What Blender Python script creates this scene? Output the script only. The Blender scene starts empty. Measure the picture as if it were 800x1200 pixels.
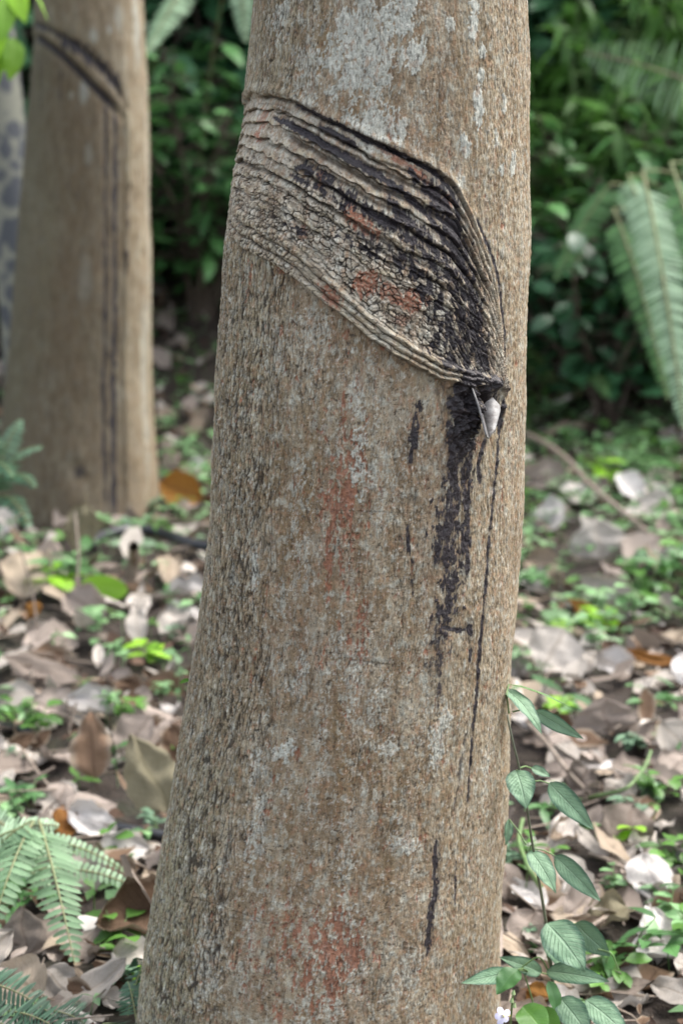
import bpy, math, random
import numpy as np
from mathutils import Matrix, Vector, Euler

random.seed(7)
RNG = np.random.default_rng(11)
C = bpy.context.scene.collection
sc = bpy.context.scene

# ------------------------------------------------------------------ camera model
F = 2333.0; PITCH = math.radians(13.73); CAM = np.array([0, 0, 1.045])
FW = np.array([0, math.cos(PITCH), -math.sin(PITCH)]); UP = np.array([0, math.sin(PITCH), math.cos(PITCH)]); RT = np.array([1., 0, 0])
def ray(px, py): return RT*(px-400)/F + UP*(600-py)/F + FW
def at_y(px, py, Y):
    d = ray(px, py); return CAM + d*(Y/d[1])

# ------------------------------------------------------------------ noise
_perm = np.random.default_rng(3).integers(0, 2**31, size=(4096,), dtype=np.int64)
def _h(ix, iy, seed):
    a = _perm[(ix + seed*131) & 4095]
    b = _perm[(iy + (a & 4095) + seed*17) & 4095]
    return _perm[(b ^ (a >> 7)) & 4095]
def vn(x, y, seed=0):
    """gradient noise, about -1..1"""
    x = np.asarray(x, dtype=np.float64); y = np.asarray(y, dtype=np.float64)
    ix = np.floor(x).astype(np.int64); iy = np.floor(y).astype(np.int64)
    fx = x-ix; fy = y-iy
    u = fx*fx*fx*(fx*(fx*6-15)+10); v = fy*fy*fy*(fy*(fy*6-15)+10)
    def g(i, j, dx, dy):
        a = (_h(i, j, seed) & 1023)*(2*math.pi/1024)
        return np.cos(a)*dx + np.sin(a)*dy
    n0 = g(ix, iy, fx, fy)*(1-u) + g(ix+1, iy, fx-1, fy)*u
    n1 = g(ix, iy+1, fx, fy-1)*(1-u) + g(ix+1, iy+1, fx-1, fy-1)*u
    return (n0*(1-v)+n1*v)*1.45
def fbm(x, y, seed=0, o=4, g=0.5):
    s = 0; a = 1; t = 0
    for k in range(o):
        s = s + a*vn(x*2**k, y*2**k, seed+k*7); t += a; a *= g
    return s/t*1.9
def vor(x, y, seed=0, jit=0.9):
    ix = np.floor(x).astype(np.int64); iy = np.floor(y).astype(np.int64)
    f1 = np.full(x.shape, 9.); f2 = np.full(x.shape, 9.); cid = np.zeros(x.shape)
    for i in (-1, 0, 1):
        for j in (-1, 0, 1):
            h = _h(ix+i, iy+j, seed)
            px = ix+i+0.5+jit*((h & 1023)/1023-0.5); py = iy+j+0.5+jit*(((h >> 10) & 1023)/1023-0.5)
            d = np.hypot(px-x, py-y)
            c = ((h >> 18) & 1023)/1023
            cl = d < f1
            f2 = np.where(cl, f1, np.minimum(f2, d)); cid = np.where(cl, c, cid); f1 = np.where(cl, d, f1)
    return f1, f2-f1, cid
def ss(a, b, x):
    t = np.clip((x-a)/(b-a), 0, 1); return t*t*(3-2*t)

# ------------------------------------------------------------------ ground height
def G(x, y):
    x = np.asarray(x, float); y = np.asarray(y, float)
    h = 0.030*fbm(x*1.1, y*1.1, 5, 3) + 0.010*fbm(x*7, y*7, 9, 3)
    edge = 5.2 + 0.25*vn(x*0.8, 0*x+3.3, 21)
    b = np.maximum(0, y-edge)
    rise = 0.42*b**1.15
    rise = 5.5*(1-np.exp(-rise/5.5))
    back = np.maximum(0, -1.0-y)
    return h + rise + 0.10*fbm(x*0.9, y*0.9, 31, 3)*ss(0.2, 1.5, b)
def on_ground(px, py, lift=0.0):
    d = ray(px, py); t = (CAM[2]-lift)/max(1e-4, -d[2])
    for _ in range(12):
        p = CAM + d*t
        e = p[2] - float(G(p[0], p[1])) - lift
        t += 0.7*e/max(0.05, -d[2]) 
    return CAM + d*t

# ------------------------------------------------------------------ materials
class NT:
    def __init__(s, name):
        s.m = bpy.data.materials.new(name); s.m.use_nodes = True
        s.t = s.m.node_tree; s.t.nodes.clear()
        s.out = s.t.nodes.new('ShaderNodeOutputMaterial')
    def n(s, typ, **kw):
        nd = s.t.nodes.new(typ)
        for k, v in kw.items():
            if k.startswith('i_'):
                key = k[2:]
                key = int(key) if key.isdigit() else key.replace('_', ' ')
                nd.inputs[key].default_value = v
            else: setattr(nd, k, v)
        return nd
    def l(s, a, b): s.t.links.new(a, b)
    def attr(s, name):
        return s.n('ShaderNodeAttribute', attribute_name=name)
    def mix(s, fac, a, b, mode='MIX'):
        nd = s.n('ShaderNodeMix', data_type='RGBA', blend_type=mode)
        for inp, v in ((nd.inputs[0], fac), (nd.inputs[6], a), (nd.inputs[7], b)):
            if isinstance(v, (int, float)): inp.default_value = v
            elif isinstance(v, tuple): inp.default_value = (v+(1,))[:4]
            else: s.l(v, inp)
        return nd.outputs[2]
    def math(s, op, a, b=None, c=None):
        nd = s.n('ShaderNodeMath', operation=op)
        for i, v in enumerate((a, b, c)):
            if v is None: continue
            if isinstance(v, (int, float)): nd.inputs[i].default_value = v
            else: s.l(v, nd.inputs[i])
        return nd.outputs[0]
    def noise(s, scale, detail=3, vec=None, rough=0.55):
        nd = s.n('ShaderNodeTexNoise'); nd.inputs['Scale'].default_value = scale; nd.inputs['Detail'].default_value = detail
        nd.inputs['Roughness'].default_value = rough
        if vec is not None: s.l(vec, nd.inputs['Vector'])
        return nd.outputs['Fac']
    def ramp(s, fac, stops):
        nd = s.n('ShaderNodeValToRGB'); cr = nd.color_ramp
        while len(cr.elements) < len(stops): cr.elements.new(0.5)
        for e, (p, c) in zip(cr.elements, stops):
            e.position = p; e.color = (c if isinstance(c, tuple) else (c, c, c))[:3]+(1,)
        s.l(fac, nd.inputs[0]); return nd.outputs[0]
    def remap(s, v, a, b, c=0., d=1.):
        nd = s.n('ShaderNodeMapRange'); nd.clamp = True
        s.l(v, nd.inputs[0])
        for i, q in enumerate((a, b, c, d)): nd.inputs[i+1].default_value = q
        return nd.outputs[0]

def leaf_material(name, col, col2, vein, rough=0.45, trans=0.3, spots=0.0, spotcol=(.05, .03, .02), spec=0.5, bump=0.25, edge=None, varamt=0.35, veinamt=0.35):
    """a leaf blade: mottled tint, midrib and slanting side veins from the blade's own coordinates"""
    T = NT(name)
    at = T.attr('blade'); sep = T.n('ShaderNodeSeparateXYZ'); T.l(at.outputs['Vector'], sep.inputs[0])
    u, v, var = sep.outputs[0], sep.outputs[1], sep.outputs[2]
    au = T.math('ABSOLUTE', u)
    mid = T.remap(au, 0.03, 0.09, 1, 0)
    sv = T.math('SUBTRACT', T.math('MULTIPLY', v, 11.0), T.math('MULTIPLY', au, 3.2))
    fr = T.math('ABSOLUTE', T.math('SUBTRACT', T.math('FRACT', sv), 0.5))
    side = T.remap(fr, 0.0, 0.10, 1, 0)
    veinf = T.math('MAXIMUM', mid, T.math('MULTIPLY', side, 0.6))
    oi = T.n('ShaderNodeObjectInfo')
    tc = T.n('ShaderNodeTexCoord')
    nz = T.noise(28, 4, tc.outputs['Object'], 0.65)
    r = T.math('ADD', T.math('MULTIPLY', var, 0.65), T.math('MULTIPLY', oi.outputs['Random'], 0.35))
    f = T.math('ADD', T.math('MULTIPLY', r, 0.6), T.math('MULTIPLY', nz, 0.5))
    c = T.mix(T.remap(f, 0.25, 0.8), col, col2)
    hs = T.n('ShaderNodeHueSaturation'); T.l(c, hs.inputs['Color'])
    T.l(T.remap(var, 0, 1, 1-varamt, 1+varamt), hs.inputs['Value'])
    c = hs.outputs[0]
    c = T.mix(T.math('MULTIPLY', veinf, veinamt), c, vein)
    if spots:
        sp = T.noise(70, 3, tc.outputs['Object'], 0.7)
        c = T.mix(T.math('MULTIPLY', T.remap(sp, 0.56, 0.66), spots), c, spotcol)
    if edge:
        c = T.mix(T.remap(T.math('ADD', au, T.math('MULTIPLY', nz, 0.4)), 0.85, 1.1), c, edge)
    b = T.n('ShaderNodeBsdfPrincipled'); T.l(c, b.inputs['Base Color']); b.inputs['Roughness'].default_value = rough
    b.inputs['Specular IOR Level'].default_value = spec
    bm = T.n('ShaderNodeBump'); bm.inputs['Strength'].default_value = bump; bm.inputs['Distance'].default_value = 0.002
    hgt = T.math('ADD', T.math('MULTIPLY', veinf, -0.8), T.noise(120, 3, tc.outputs['Object']))
    T.l(hgt, bm.inputs['Height']); T.l(bm.outputs[0], b.inputs['Normal'])
    if trans:
        tr = T.n('ShaderNodeBsdfTranslucent'); T.l(T.mix(0.5, c, col2), tr.inputs[0])
        mx = T.n('ShaderNodeMixShader'); mx.inputs[0].default_value = trans
        T.l(b.outputs[0], mx.inputs[1]); T.l(tr.outputs[0], mx.inputs[2]); T.l(mx.outputs[0], T.out.inputs[0])
    else: T.l(b.outputs[0], T.out.inputs[0])
    return T.m
def plain(name, col, col2=None, rough=0.6, scale=40, bump=0.2, metal=0, spec=0.5):
    T = NT(name); tc = T.n('ShaderNodeTexCoord'); nz = T.noise(scale, 4, tc.outputs['Object'], 0.65)
    c = T.mix(T.remap(nz, .35, .65), col, col2 or tuple(x*0.6 for x in col))
    b = T.n('ShaderNodeBsdfPrincipled'); T.l(c, b.inputs['Base Color']); b.inputs['Roughness'].default_value = rough
    b.inputs['Metallic'].default_value = metal; b.inputs['Specular IOR Level'].default_value = spec
    bm = T.n('ShaderNodeBump'); bm.inputs['Strength'].default_value = bump; bm.inputs['Distance'].default_value = 0.003
    T.l(nz, bm.inputs['Height']); T.l(bm.outputs[0], b.inputs['Normal']); T.l(b.outputs[0], T.out.inputs[0])
    return T.m

M = {}
# greens
M['dark_green'] = leaf_material('dark_green_leaf', (.026, .08, .036), (.05, .145, .062), (.05, .13, .05), rough=.36, trans=.15)
M['mid_green'] = leaf_material('mid_green_leaf', (.045, .135, .04), (.09, .22, .065), (.10, .22, .07), rough=.4, trans=.22)
M['bright_green'] = leaf_material('bright_green_leaf', (.055, .155, .028), (.11, .25, .045), (.2, .4, .08), rough=.4, trans=.35)
M['lime'] = leaf_material('lime_leaf', (.17, .40, .02), (.30, .55, .04), (.4, .62, .14), rough=.45, trans=.4)
M['herb'] = leaf_material('herb_leaf', (.13, .235, .135), (.19, .32, .19), (.32, .46, .31), rough=.55, trans=.12, bump=.9, varamt=.18, veinamt=.4, edge=(.05, .12, .07))
M['pale_herb'] = leaf_material('pale_herb_leaf', (.12, .26, .10), (.22, .38, .17), (.3, .45, .25), rough=.4, trans=.3)
M['fern'] = leaf_material('fern_pinna', (.13, .235, .115), (.21, .335, .185), (.2, .36, .16), rough=.5, trans=.25, varamt=.25, veinamt=.25)
M['fern_pale'] = leaf_material('fern_pinna_pale', (.22, .36, .20), (.34, .48, .31), (.33, .48, .3), rough=.5, trans=.25, varamt=.2, veinamt=.25)
M['fern_dark'] = leaf_material('fern_pinna_dark', (.03, .085, .045), (.055, .13, .07), (.1, .2, .1), rough=.4, trans=.12)
M['fern_mid'] = leaf_material('fern_pinna_mid', (.06, .17, .05), (.13, .28, .09), (.2, .34, .14), rough=.45, trans=.25)
# dry leaves
def dry(name, a, b, v, sp=.5, e=None, tr=.12, rough=.82):
    M[name] = leaf_material(name, a, b, v, rough=rough, trans=tr, spots=sp, spotcol=tuple(x*.35 for x in a), bump=.5, edge=e, varamt=0.22, veinamt=.5, spec=.2)
dry('dry_pale', (.40, .36, .315), (.58, .53, .475), (.28, .23, .18))
dry('dry_tan', (.27, .21, .155), (.40, .33, .25), (.2, .14, .09))
dry('dry_khaki', (.25, .22, .14), (.36, .33, .23), (.16, .14, .08))
dry('dry_greyrose', (.215, .175, .145), (.35, .295, .255), (.13, .095, .075))
dry('dry_brown', (.115, .072, .045), (.20, .13, .085), (.07, .04, .025), e=(.30, .24, .18))
dry('dry_dark', (.05, .032, .024), (.10, .062, .042), (.04, .02, .015))
dry('dry_orange', (.23, .10, .025), (.36, .18, .04), (.12, .05, .02), sp=.9)
dry('dry_white', (.48, .45, .42), (.64, .61, .58), (.45, .4, .38), sp=.3)
M['twig'] = plain('twig_bark', (.16, .12, .09), (.30, .25, .2), .7, 60)
M['twig_dark'] = plain('dark_twig_bark', (.05, .035, .025), (.12, .09, .07), .7, 60)
M['stem_green'] = plain('green_stem', (.09, .17, .05), (.16, .25, .09), .5, 60)
M['stem_dark'] = plain('grey_green_stem', (.07, .075, .05), (.14, .15, .09), .5, 80)
M['rachis'] = plain('fern_rachis', (.16, .2, .08), (.22, .22, .1), .5, 60)
M['rachis_brown'] = plain('brown_fern_rachis', (.20, .15, .11), (.30, .24, .19), .6, 60)
M['hose'] = plain('black_hose', (.012, .014, .018), (.03, .032, .036), .32, 15, .1)
M['petal'] = plain('pale_petal', (.62, .58, .78), (.8, .78, .86), .5, 200, .1)
M['petal_eye'] = plain('petal_eye', (.5, .45, .1), (.6, .5, .2), .5, 200, .1)
M['fuzzy'] = plain('shoot_tip', (.3, .38, .18), (.2, .3, .12), .6, 300)

# ------------------------------------------------------------------ mesh helpers
def mesh_from(name, V, Fq, mats, attrs=None, smooth=True, tri=None):
    me = bpy.data.meshes.new(name)
    V = np.asarray(V, dtype=np.float32); Fq = np.asarray(Fq, dtype=np.int32)
    me.vertices.add(len(V)); me.vertices.foreach_set('co', V.ravel())
    k = Fq.shape[1]
    me.loops.add(Fq.size); me.loops.foreach_set('vertex_index', Fq.ravel())
    me.polygons.add(len(Fq)); me.polygons.foreach_set('loop_start', np.arange(0, Fq.size, k, dtype=np.int32))
    try: me.polygons.foreach_set('loop_total', np.full(len(Fq), k, dtype=np.int32))
    except Exception: pass
    me.update(calc_edges=True)
    me.polygons.foreach_set('use_smooth', np.full(len(Fq), smooth))
    for nm, (ty, dat) in (attrs or {}).items():
        a = me.attributes.new(nm, ty, 'POINT')
        a.data.foreach_set('vector' if ty == 'FLOAT_VECTOR' else 'value', np.asarray(dat, dtype=np.float32).ravel())
    for m in (mats if isinstance(mats, (list, tuple)) else [mats]): me.materials.append(m)
    return me
def link(name, me, parent=None, mat4=None):
    o = bpy.data.objects.new(name, me); C.objects.link(o)
    if parent is not None: o.parent = parent
    if mat4 is not None: o.matrix_basis = mat4
    return o
def tag(o, label=None, cat=None, group=None, kind=None):
    if label: o['label'] = label
    if cat: o['category'] = cat
    if group: o['group'] = group
    if kind: o['kind'] = kind
    return o
def empty(name, loc=(0, 0, 0), rz=0):
    o = bpy.data.objects.new(name, None); C.objects.link(o); o.location = loc; o.rotation_euler = (0, 0, rz)
    o.empty_display_size = 0.05
    return o
def copy_tree(o, parent=None):
    c = o.copy(); C.objects.link(c)
    if parent is not None: c.parent = parent
    for ch in list(o.children): copy_tree(ch, c)
    return c

class MB:
    """collects grids with their blade coordinates"""
    def __init__(s): s.V = []; s.F = []; s.B = []; s.n = 0
    def grid(s, V, B, nr, nc, closed=False):
        """V (nr*nc,3)"""
        i = np.arange(nr-1)[:, None]*nc; j = np.arange(nc if closed else nc-1)[None, :]
        j2 = (j+1) % nc
        f = np.stack([i+j, i+j2, i+nc+j2, i+nc+j], -1).reshape(-1, 4)+s.n
        s.V.append(V); s.F.append(f); s.B.append(B); s.n += len(V)
    def tube(s, pts, rad, k=6):
        pts = np.asarray(pts, float); n = len(pts)
        rad = np.broadcast_to(np.asarray(rad, float), (n,)) if np.ndim(rad) else np.full(n, rad)
        d = np.gradient(pts, axis=0); d /= np.linalg.norm(d, axis=1)[:, None]+1e-9
        ref = np.array([0.13, 0.21, 0.97]) if abs(d[:, 2]).mean() < .8 else np.array([0.97, .2, .1])
        a = np.cross(d, ref); a /= np.linalg.norm(a, axis=1)[:, None]+1e-9; b = np.cross(d, a)
        th = np.arange(k)/k*2*math.pi
        V = pts[:, None, :]+rad[:, None, None]*(a[:, None, :]*np.cos(th)[None, :, None]+b[:, None, :]*np.sin(th)[None, :, None])
        s.grid(V.reshape(-1, 3), np.tile([0, .5, .5], (n*k, 1)), n, k, True)
    def leaf(s, M4, L, W, nl=6, nw=4, a=.6, b=.8, fold=.25, bend=.3, wave=0., crump=0., var=.5, seed=0, serr=0., roll=0.):
        v = np.linspace(0, 1, nl+1); u = np.linspace(-1, 1, nw+1)
        w = (v+.004)**a*(1.004-v)**b; w /= w.max()
        w = w*(1+serr*np.sin(v*60))
        ang = -bend*v*1.0
        dy = np.cos(ang); dz = np.sin(ang)
        yy = np.concatenate([[0], np.cumsum((dy[1:]+dy[:-1])/2)])/nl*L
        zz = np.concatenate([[0], np.cumsum((dz[1:]+dz[:-1])/2)])/nl*L
        U, Vv = np.meshgrid(u, v)
        hw = (w*W/2)[:, None]
        if crump > .1:
            w = w*(1+.22*vn(v*5+seed*1.9, v*0+seed, 77)+.10*vn(v*14+seed*1.3, v*0+seed, 78))
            hw = (w*W/2)[:, None]
        if roll:
            x = hw*np.sin(U*roll)/roll; lz = hw*(1-np.cos(U*roll))/roll
        else: x = hw*U; lz = 0*x
        lz = lz + np.abs(x)*fold
        if wave: lz = lz + wave*W*np.abs(U)*np.sin(Vv*17+U*1.3+seed)
        if crump:
            lz = lz + crump*W*vn(U*1.3+seed*3.1, Vv*2.6+seed*1.7, seed % 50) + crump*.4*W*vn(U*3+seed, Vv*6+seed*2.3, seed % 37)
            x = x + crump*.25*W*vn(Vv*3+seed*1.1, U*1.1+seed, seed % 41)
        nx = -dz[:, None]*0; 
        X = x; Y = yy[:, None]-lz*np.sin(ang)[:, None]; Z = zz[:, None]+lz*np.cos(ang)[:, None]
        P = np.stack([X, Y, Z], -1).reshape(-1, 3)
        m = np.array(M4) if M4 is not None else np.eye(4)
        P = P@m[:3, :3].T+m[:3, 3]
        s.grid(P, np.stack([U, Vv, np.full_like(U, var)], -1).reshape(-1, 3), nl+1, nw+1)
    def mesh(s, name, mat):
        return mesh_from(name, np.concatenate(s.V), np.concatenate(s.F), mat, {'blade': ('FLOAT_VECTOR', np.concatenate(s.B))})
    def build(s, name, mat, parent=None): return link(name, s.mesh(name, mat), parent)

def frame(p, yaw, pitch, roll=0):
    """local +Y points along yaw (from +Y, ccw) raised by pitch; +Z stays upward"""
    return Matrix.Translation(Vector(p)) @ Matrix.Rotation(yaw, 4, 'Z') @ Matrix.Rotation(pitch, 4, 'X') @ Matrix.Rotation(roll, 4, 'Y')

# ------------------------------------------------------------------ front trunk
class Trunk:
    """a trunk whose outline is given by its left and right edge seen at distance Yc"""
    def __init__(s, Yc, left, right, zbot, ztop, r0):
        s.Yc = Yc; s.r0 = r0
        ly, lx = zip(*[(b, a) for a, b in left]); ry, rx = zip(*[(b, a) for a, b in right])
        rows = np.linspace(0, max(ly[-1], ry[-1]), 60)
        z, cx, r = [], [], []
        for y in rows:
            xl = np.interp(y, ly, lx); xr = np.interp(y, ry, rx)
            Y = Yc-r0*r0/Yc
            a = at_y(xl, y, Y); b = at_y(xr, y, Y)
            z.append(a[2]); cx.append((a[0]+b[0])/2); r.append((b[0]-a[0])/2*1.003)
        z = np.array(z)[::-1]; cx = np.array(cx)[::-1]; r = np.array(r)[::-1]
        k = np.ones(5)/5
        sm = lambda q: np.concatenate([q[:2], np.convolve(q, k, 'valid'), q[-2:]])
        cx, r = sm(cx), sm(r)
        # continue below and above the seen span
        slope = (r[6]-r[0])/(z[6]-z[0]); cs = (cx[6]-cx[0])/(z[6]-z[0])
        zb = np.linspace(zbot, z[0]-.02, 6); zt = np.linspace(z[-1]+.1, ztop, 12)
        s.z = np.concatenate([zb, z, zt])
        s.r = np.concatenate([r[0]+slope*(zb-z[0])*1.3, r, r[-1]*(1-.09*(zt-z[-1]))])
        ct = (cx[-1]-cx[30])/(z[-1]-z[30])
        s.cx = np.concatenate([cx[0]+cs*(zb-z[0]), cx, cx[-1]+ct*(zt-z[-1])*.6])
    def C(s, z): return np.interp(z, s.z, s.cx), np.interp(z, s.z, s.r)
    def hit(s, px, py):
        d = ray(px, py); z = CAM[2]-.3
        for _ in range(25):
            cx, r = s.C(z)
            A = d[0]**2+d[1]**2; B = 2*(d[0]*(CAM[0]-cx)+d[1]*(CAM[1]-s.Yc)); Cc = (CAM[0]-cx)**2+(CAM[1]-s.Yc)**2-r*r
            D = B*B-4*A*Cc
            t = (-B-math.sqrt(max(D, 0)))/(2*A)
            p = CAM+d*t; z = .5*z+.5*p[2]
        th = math.atan2(p[0]-cx, -(p[1]-s.Yc))
        return th*s.r0, p[2]
    def line(s, pts):
        return np.array([s.hit(*p) for p in pts])

TR = Trunk(1.92,
    [(296, 0), (291, 60), (286, 112), (279, 150), (273, 200), (266, 240), (263, 290), (258, 360), (250, 450), (244, 560), (238, 660), (228, 750), (221, 810), (208, 880), (200, 930), (190, 990), (180, 1050), (170, 1110), (160, 1200)],
    [(614, 0), (615, 100), (617, 200), (619, 285), (614, 340), (613, 430), (611, 520), (608, 620), (602, 740), (598, 800), (595, 880), (591, 980), (588, 1080), (585, 1200)],
    -.12, 3.6, .155)

def spline(pts, n=60):
    P = np.array(pts, float); t = np.concatenate([[0], np.cumsum(np.hypot(*np.diff(P, axis=0).T))]); q = np.linspace(0, t[-1], n)
    out = np.stack([np.interp(q, t, P[:, 0]), np.interp(q, t, P[:, 1])], -1)
    for _ in range(2):
        out[1:-1] = (out[:-2]+2*out[1:-1]+out[2:])/4
    return out
def pdist(S, Z, line, cut):
    """distance to a polyline and position along it (0..1); far points are left at `cut`"""
    D = np.full(S.shape, cut*1.0); Tm = np.zeros(S.shape)
    lo = line.min(0)-cut; hi = line.max(0)+cut
    m = (S > lo[0]) & (S < hi[0]) & (Z > lo[1]) & (Z < hi[1])
    s = S[m]; z = Z[m]; d = np.full(s.shape, cut*1.0); tt = np.zeros(s.shape)
    L = np.concatenate([[0], np.cumsum(np.hypot(*np.diff(line, axis=0).T))])
    for i in range(len(line)-1):
        a = line[i]; b = line[i+1]; e = b-a; q = e@e+1e-12
        t = np.clip(((s-a[0])*e[0]+(z-a[1])*e[1])/q, 0, 1)
        dd = np.hypot(s-a[0]-t*e[0], z-a[1]-t*e[1])
        k = dd < d; d = np.where(k, dd, d); tt = np.where(k, (L[i]+t*(L[i+1]-L[i]))/L[-1], tt)
    D[m] = d; Tm[m] = tt
    return D, Tm

def build_front_trunk():
    px = .00076; mm = .001
    # angles: fine where the photograph looks, coarse at the back
    th = np.concatenate([np.linspace(-180, -108, 28)[:-1], np.linspace(-108, 108, 800), np.linspace(108, 180, 28)[1:-1]])*math.pi/180
    z = np.concatenate([np.linspace(-.12, .0, 12)[:-1], np.linspace(.0, 1.09, 1560), np.linspace(1.09, 1.4, 80)[1:], np.linspace(1.4, 3.6, 100)[1:]])
    nc, nr = len(th), len(z)
    TH, Zg = np.meshgrid(th, z); S = (TH*TR.r0).ravel(); Z = Zg.ravel(); TH = TH.ravel()
    sx = np.sin(TH)
    wS = S+.0022*vn(S/.02, Z/.03, 1); wZ = Z+.003*vn(S/.03, Z/.03, 2)
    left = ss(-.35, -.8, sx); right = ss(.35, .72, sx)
    h = np.zeros_like(S)
    h += .0035*vn(S/.09, Z/.16, 4)+.0012*vn(S/.022, Z/.05, 5)
    # grain
    g1 = vn(wS/.0016, Z/.0052, 11); g2 = vn(wS/.0034, Z/.010, 12); g3 = vn(wS/.0019, wZ/.0021, 13); g4 = vn(wS/.0042, wZ/.0048, 14)
    h += mm*(g1*(.16+.30*right+.10*left)+g2*(.15+.20*right+.25*left)+g3*.26*(1-.6*right)+g4*.28*(1-.5*right))
    # cracks
    patch = ss(-.1, .45, fbm(S/.06, Z/.10, 21, 3))
    f1, e1, c1 = vor(wS/.0058, wZ/.017+.4*np.floor(wS/.0058)*0, 31)
    f2, e2, c2 = vor(wS/.0030, wZ/.0072, 32)
    f3, e3, c3 = vor(wS/.011, wZ/.013, 33)
    up = ss(.98, .86, Z)      # the bark above the cut is smoother
    A1 = np.clip(.95*left+.35*patch*(1-right)+.14*(1-right), 0, 1)*(.35+.65*up)
    ckv = ss(.11, .02, e1)*ss(-.1, .5, vn(S/.010, Z/.02, 34)+.3*left)
    r1 = vn(wS/.0046, wZ/.026, 131); r2 = vn(wS/.0030, wZ/.012, 132); r3 = vn(wS/.0065, wZ/.05, 133)
    on1 = ss(-.25, .2, vn(S/.007, Z/.016, 134)+.45*left); on2 = ss(-.1, .35, vn(S/.006, Z/.010, 135)+.2*left+.1*patch)
    rv1 = ss(.16, .02, np.abs(r1))*on1; rv2 = ss(.20, .03, np.abs(r2))*on2; rv3 = ss(.16, .02, np.abs(r3))*ss(-.3, .25, vn(S/.012, Z/.03, 136))*(.8+.8*left)
    ck1 = np.clip(np.maximum(rv1*.8, 1.0*rv3)+.45*ckv, 0, 1)
    ck2 = np.clip(rv2+.35*ss(.13, .02, e2)*on2, 0, 1)
    h -= mm*(1.35*ck1*A1+.9*ck2*(.45+.5*left+.25*patch))
    crack = np.clip(ck1*A1+.75*ck2*(.40+.45*left+.3*patch), 0, 1)
    h += mm*(c1-.5)*.7*A1+mm*.5*(r2+r1)*(.4+.6*left)
    # small flakes: pale tops, dark hollows
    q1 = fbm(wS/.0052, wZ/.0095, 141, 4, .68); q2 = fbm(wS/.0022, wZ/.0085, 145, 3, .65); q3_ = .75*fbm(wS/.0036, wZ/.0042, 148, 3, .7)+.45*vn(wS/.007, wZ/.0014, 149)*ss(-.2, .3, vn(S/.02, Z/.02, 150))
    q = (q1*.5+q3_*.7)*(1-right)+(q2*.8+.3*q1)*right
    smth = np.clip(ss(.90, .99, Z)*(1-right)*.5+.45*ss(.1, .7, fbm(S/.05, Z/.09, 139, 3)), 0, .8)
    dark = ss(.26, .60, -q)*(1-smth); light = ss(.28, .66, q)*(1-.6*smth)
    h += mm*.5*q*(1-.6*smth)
    # ------------------------------------------------ the tapped panel
    U = TR.line([(262, 122), (275, 116), (290, 112), (318, 110), (345, 121), (372, 133), (400, 146), (440, 166), (480, 182), (508, 196), (531, 213), (547, 240), (562, 280), (575, 312), (584, 352), (589, 395), (593, 435), (597, 452)])
    L = TR.line([(262, 272), (280, 286), (300, 299), (335, 318), (360, 336), (400, 369), (440, 402), (480, 428), (517, 447), (545, 452), (575, 455), (597, 458)])
    U = spline([tuple(p) for p in U], 90); L = spline([tuple(p) for p in L], 90)
    zu = np.interp(S, U[:, 0], U[:, 1]); zl = np.interp(S, L[:, 0], L[:, 1])
    H = np.maximum(zu-zl, .004)
    along = S*1.25
    tw = (.0016*vn(along/.030, S*0+2.2, 41)+.0008*vn(along/.009, S*0+5.2, 42)+.0012*vn(S/.03, Z/.012, 43))
    t = (zu-Z)/H + tw/H
    send = U[-1, 0]; s0 = U[0, 0]
    inS = ss(s0-.035, s0+.004, S)*ss(send+.001, send-.005, S)
    inn = inS*ss(-.006, .006, (t*H))*ss(-.002, .003, (1-t)*H)
    fanin = ss(TR.hit(548, 300)[0]-.02, TR.hit(548, 300)[0]+.02, S)
    # level of the renewed bark: deepest just under the cut
    lev = -.0046*(1-ss(0, .7, t))*(1-.35*fanin)
    lip = (1-.8*fanin)*.0026*np.exp(-((t*H+.003)/.0045)**2)*(t*H < .003)*inS
    ph = t*11+.35*vn(along/.05, t*4, 44)+.12*vn(along/.012, t*9, 45)
    fr = ph-np.floor(ph)
    strip_h = _h(np.floor(ph).astype(np.int64), (0*ph).astype(np.int64), 46) % 1000/1000.
    onstrip = ss(-.65, -.05, vn(along/.035+strip_h*20, np.floor(ph)*3.7, 47))     # strips fade in and out along their length
    edge = ss(.16, .0, fr)+ss(.93, 1.0, fr)
    h_p = lev+.0042*(fr-.4)*(.45+.55*onstrip)*(1-.6*fanin)*ss(.75, .35, t)-.0030*edge*onstrip*ss(.9, .5, t)
    def groove(t0, w, dep, a0, a1):
        d = (t-t0)*H
        return dep*np.exp(-(d/w)**2)*ss(a0-.01, a0+.01, S)*ss(a1+.01, a1-.01, S)
    sxp = lambda x, y: TR.hit(x, y)[0]
    gr = 0
    for t0, w, dep, x0, x1 in ((.012, .0016, .0042, 285, 560), (.085, .0014, .0026, 300, 545), (.135, .0018, .003, 330, 560), (.215, .0026, .0038, 325, 575), (.30, .0016, .0026, 300, 480), (.36, .0018, .003, 345, 560), (.47, .0018, .003, 268, 470), (.53, .0014, .002, 280, 540), (.66, .0013, .002, 268, 360), (.995, .0014, .0022, 300, 520)):
        gr = gr+groove(t0, w, dep, sxp(x0, 250), sxp(x1, 300))
    grm = np.clip(gr/.003, 0, 1)
    # tiles
    at1, et1, ct1 = vor(along/.0085+.45*vn(along/.008, t*9, 48), t*H/.0052+.45*vn(along/.010, t*9, 49), 51, 1.0)
    at2, et2, ct2 = vor(along/.0040, t*H/.0062, 52)
    trs = np.interp(S, [TR.hit(x, 280)[0] for x in (265, 345, 420, 470, 530)], [.75, .78, .855, .88, .90])
    tq = (t-trs)/(1-trs)      # 0..1 over the lower rope
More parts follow.
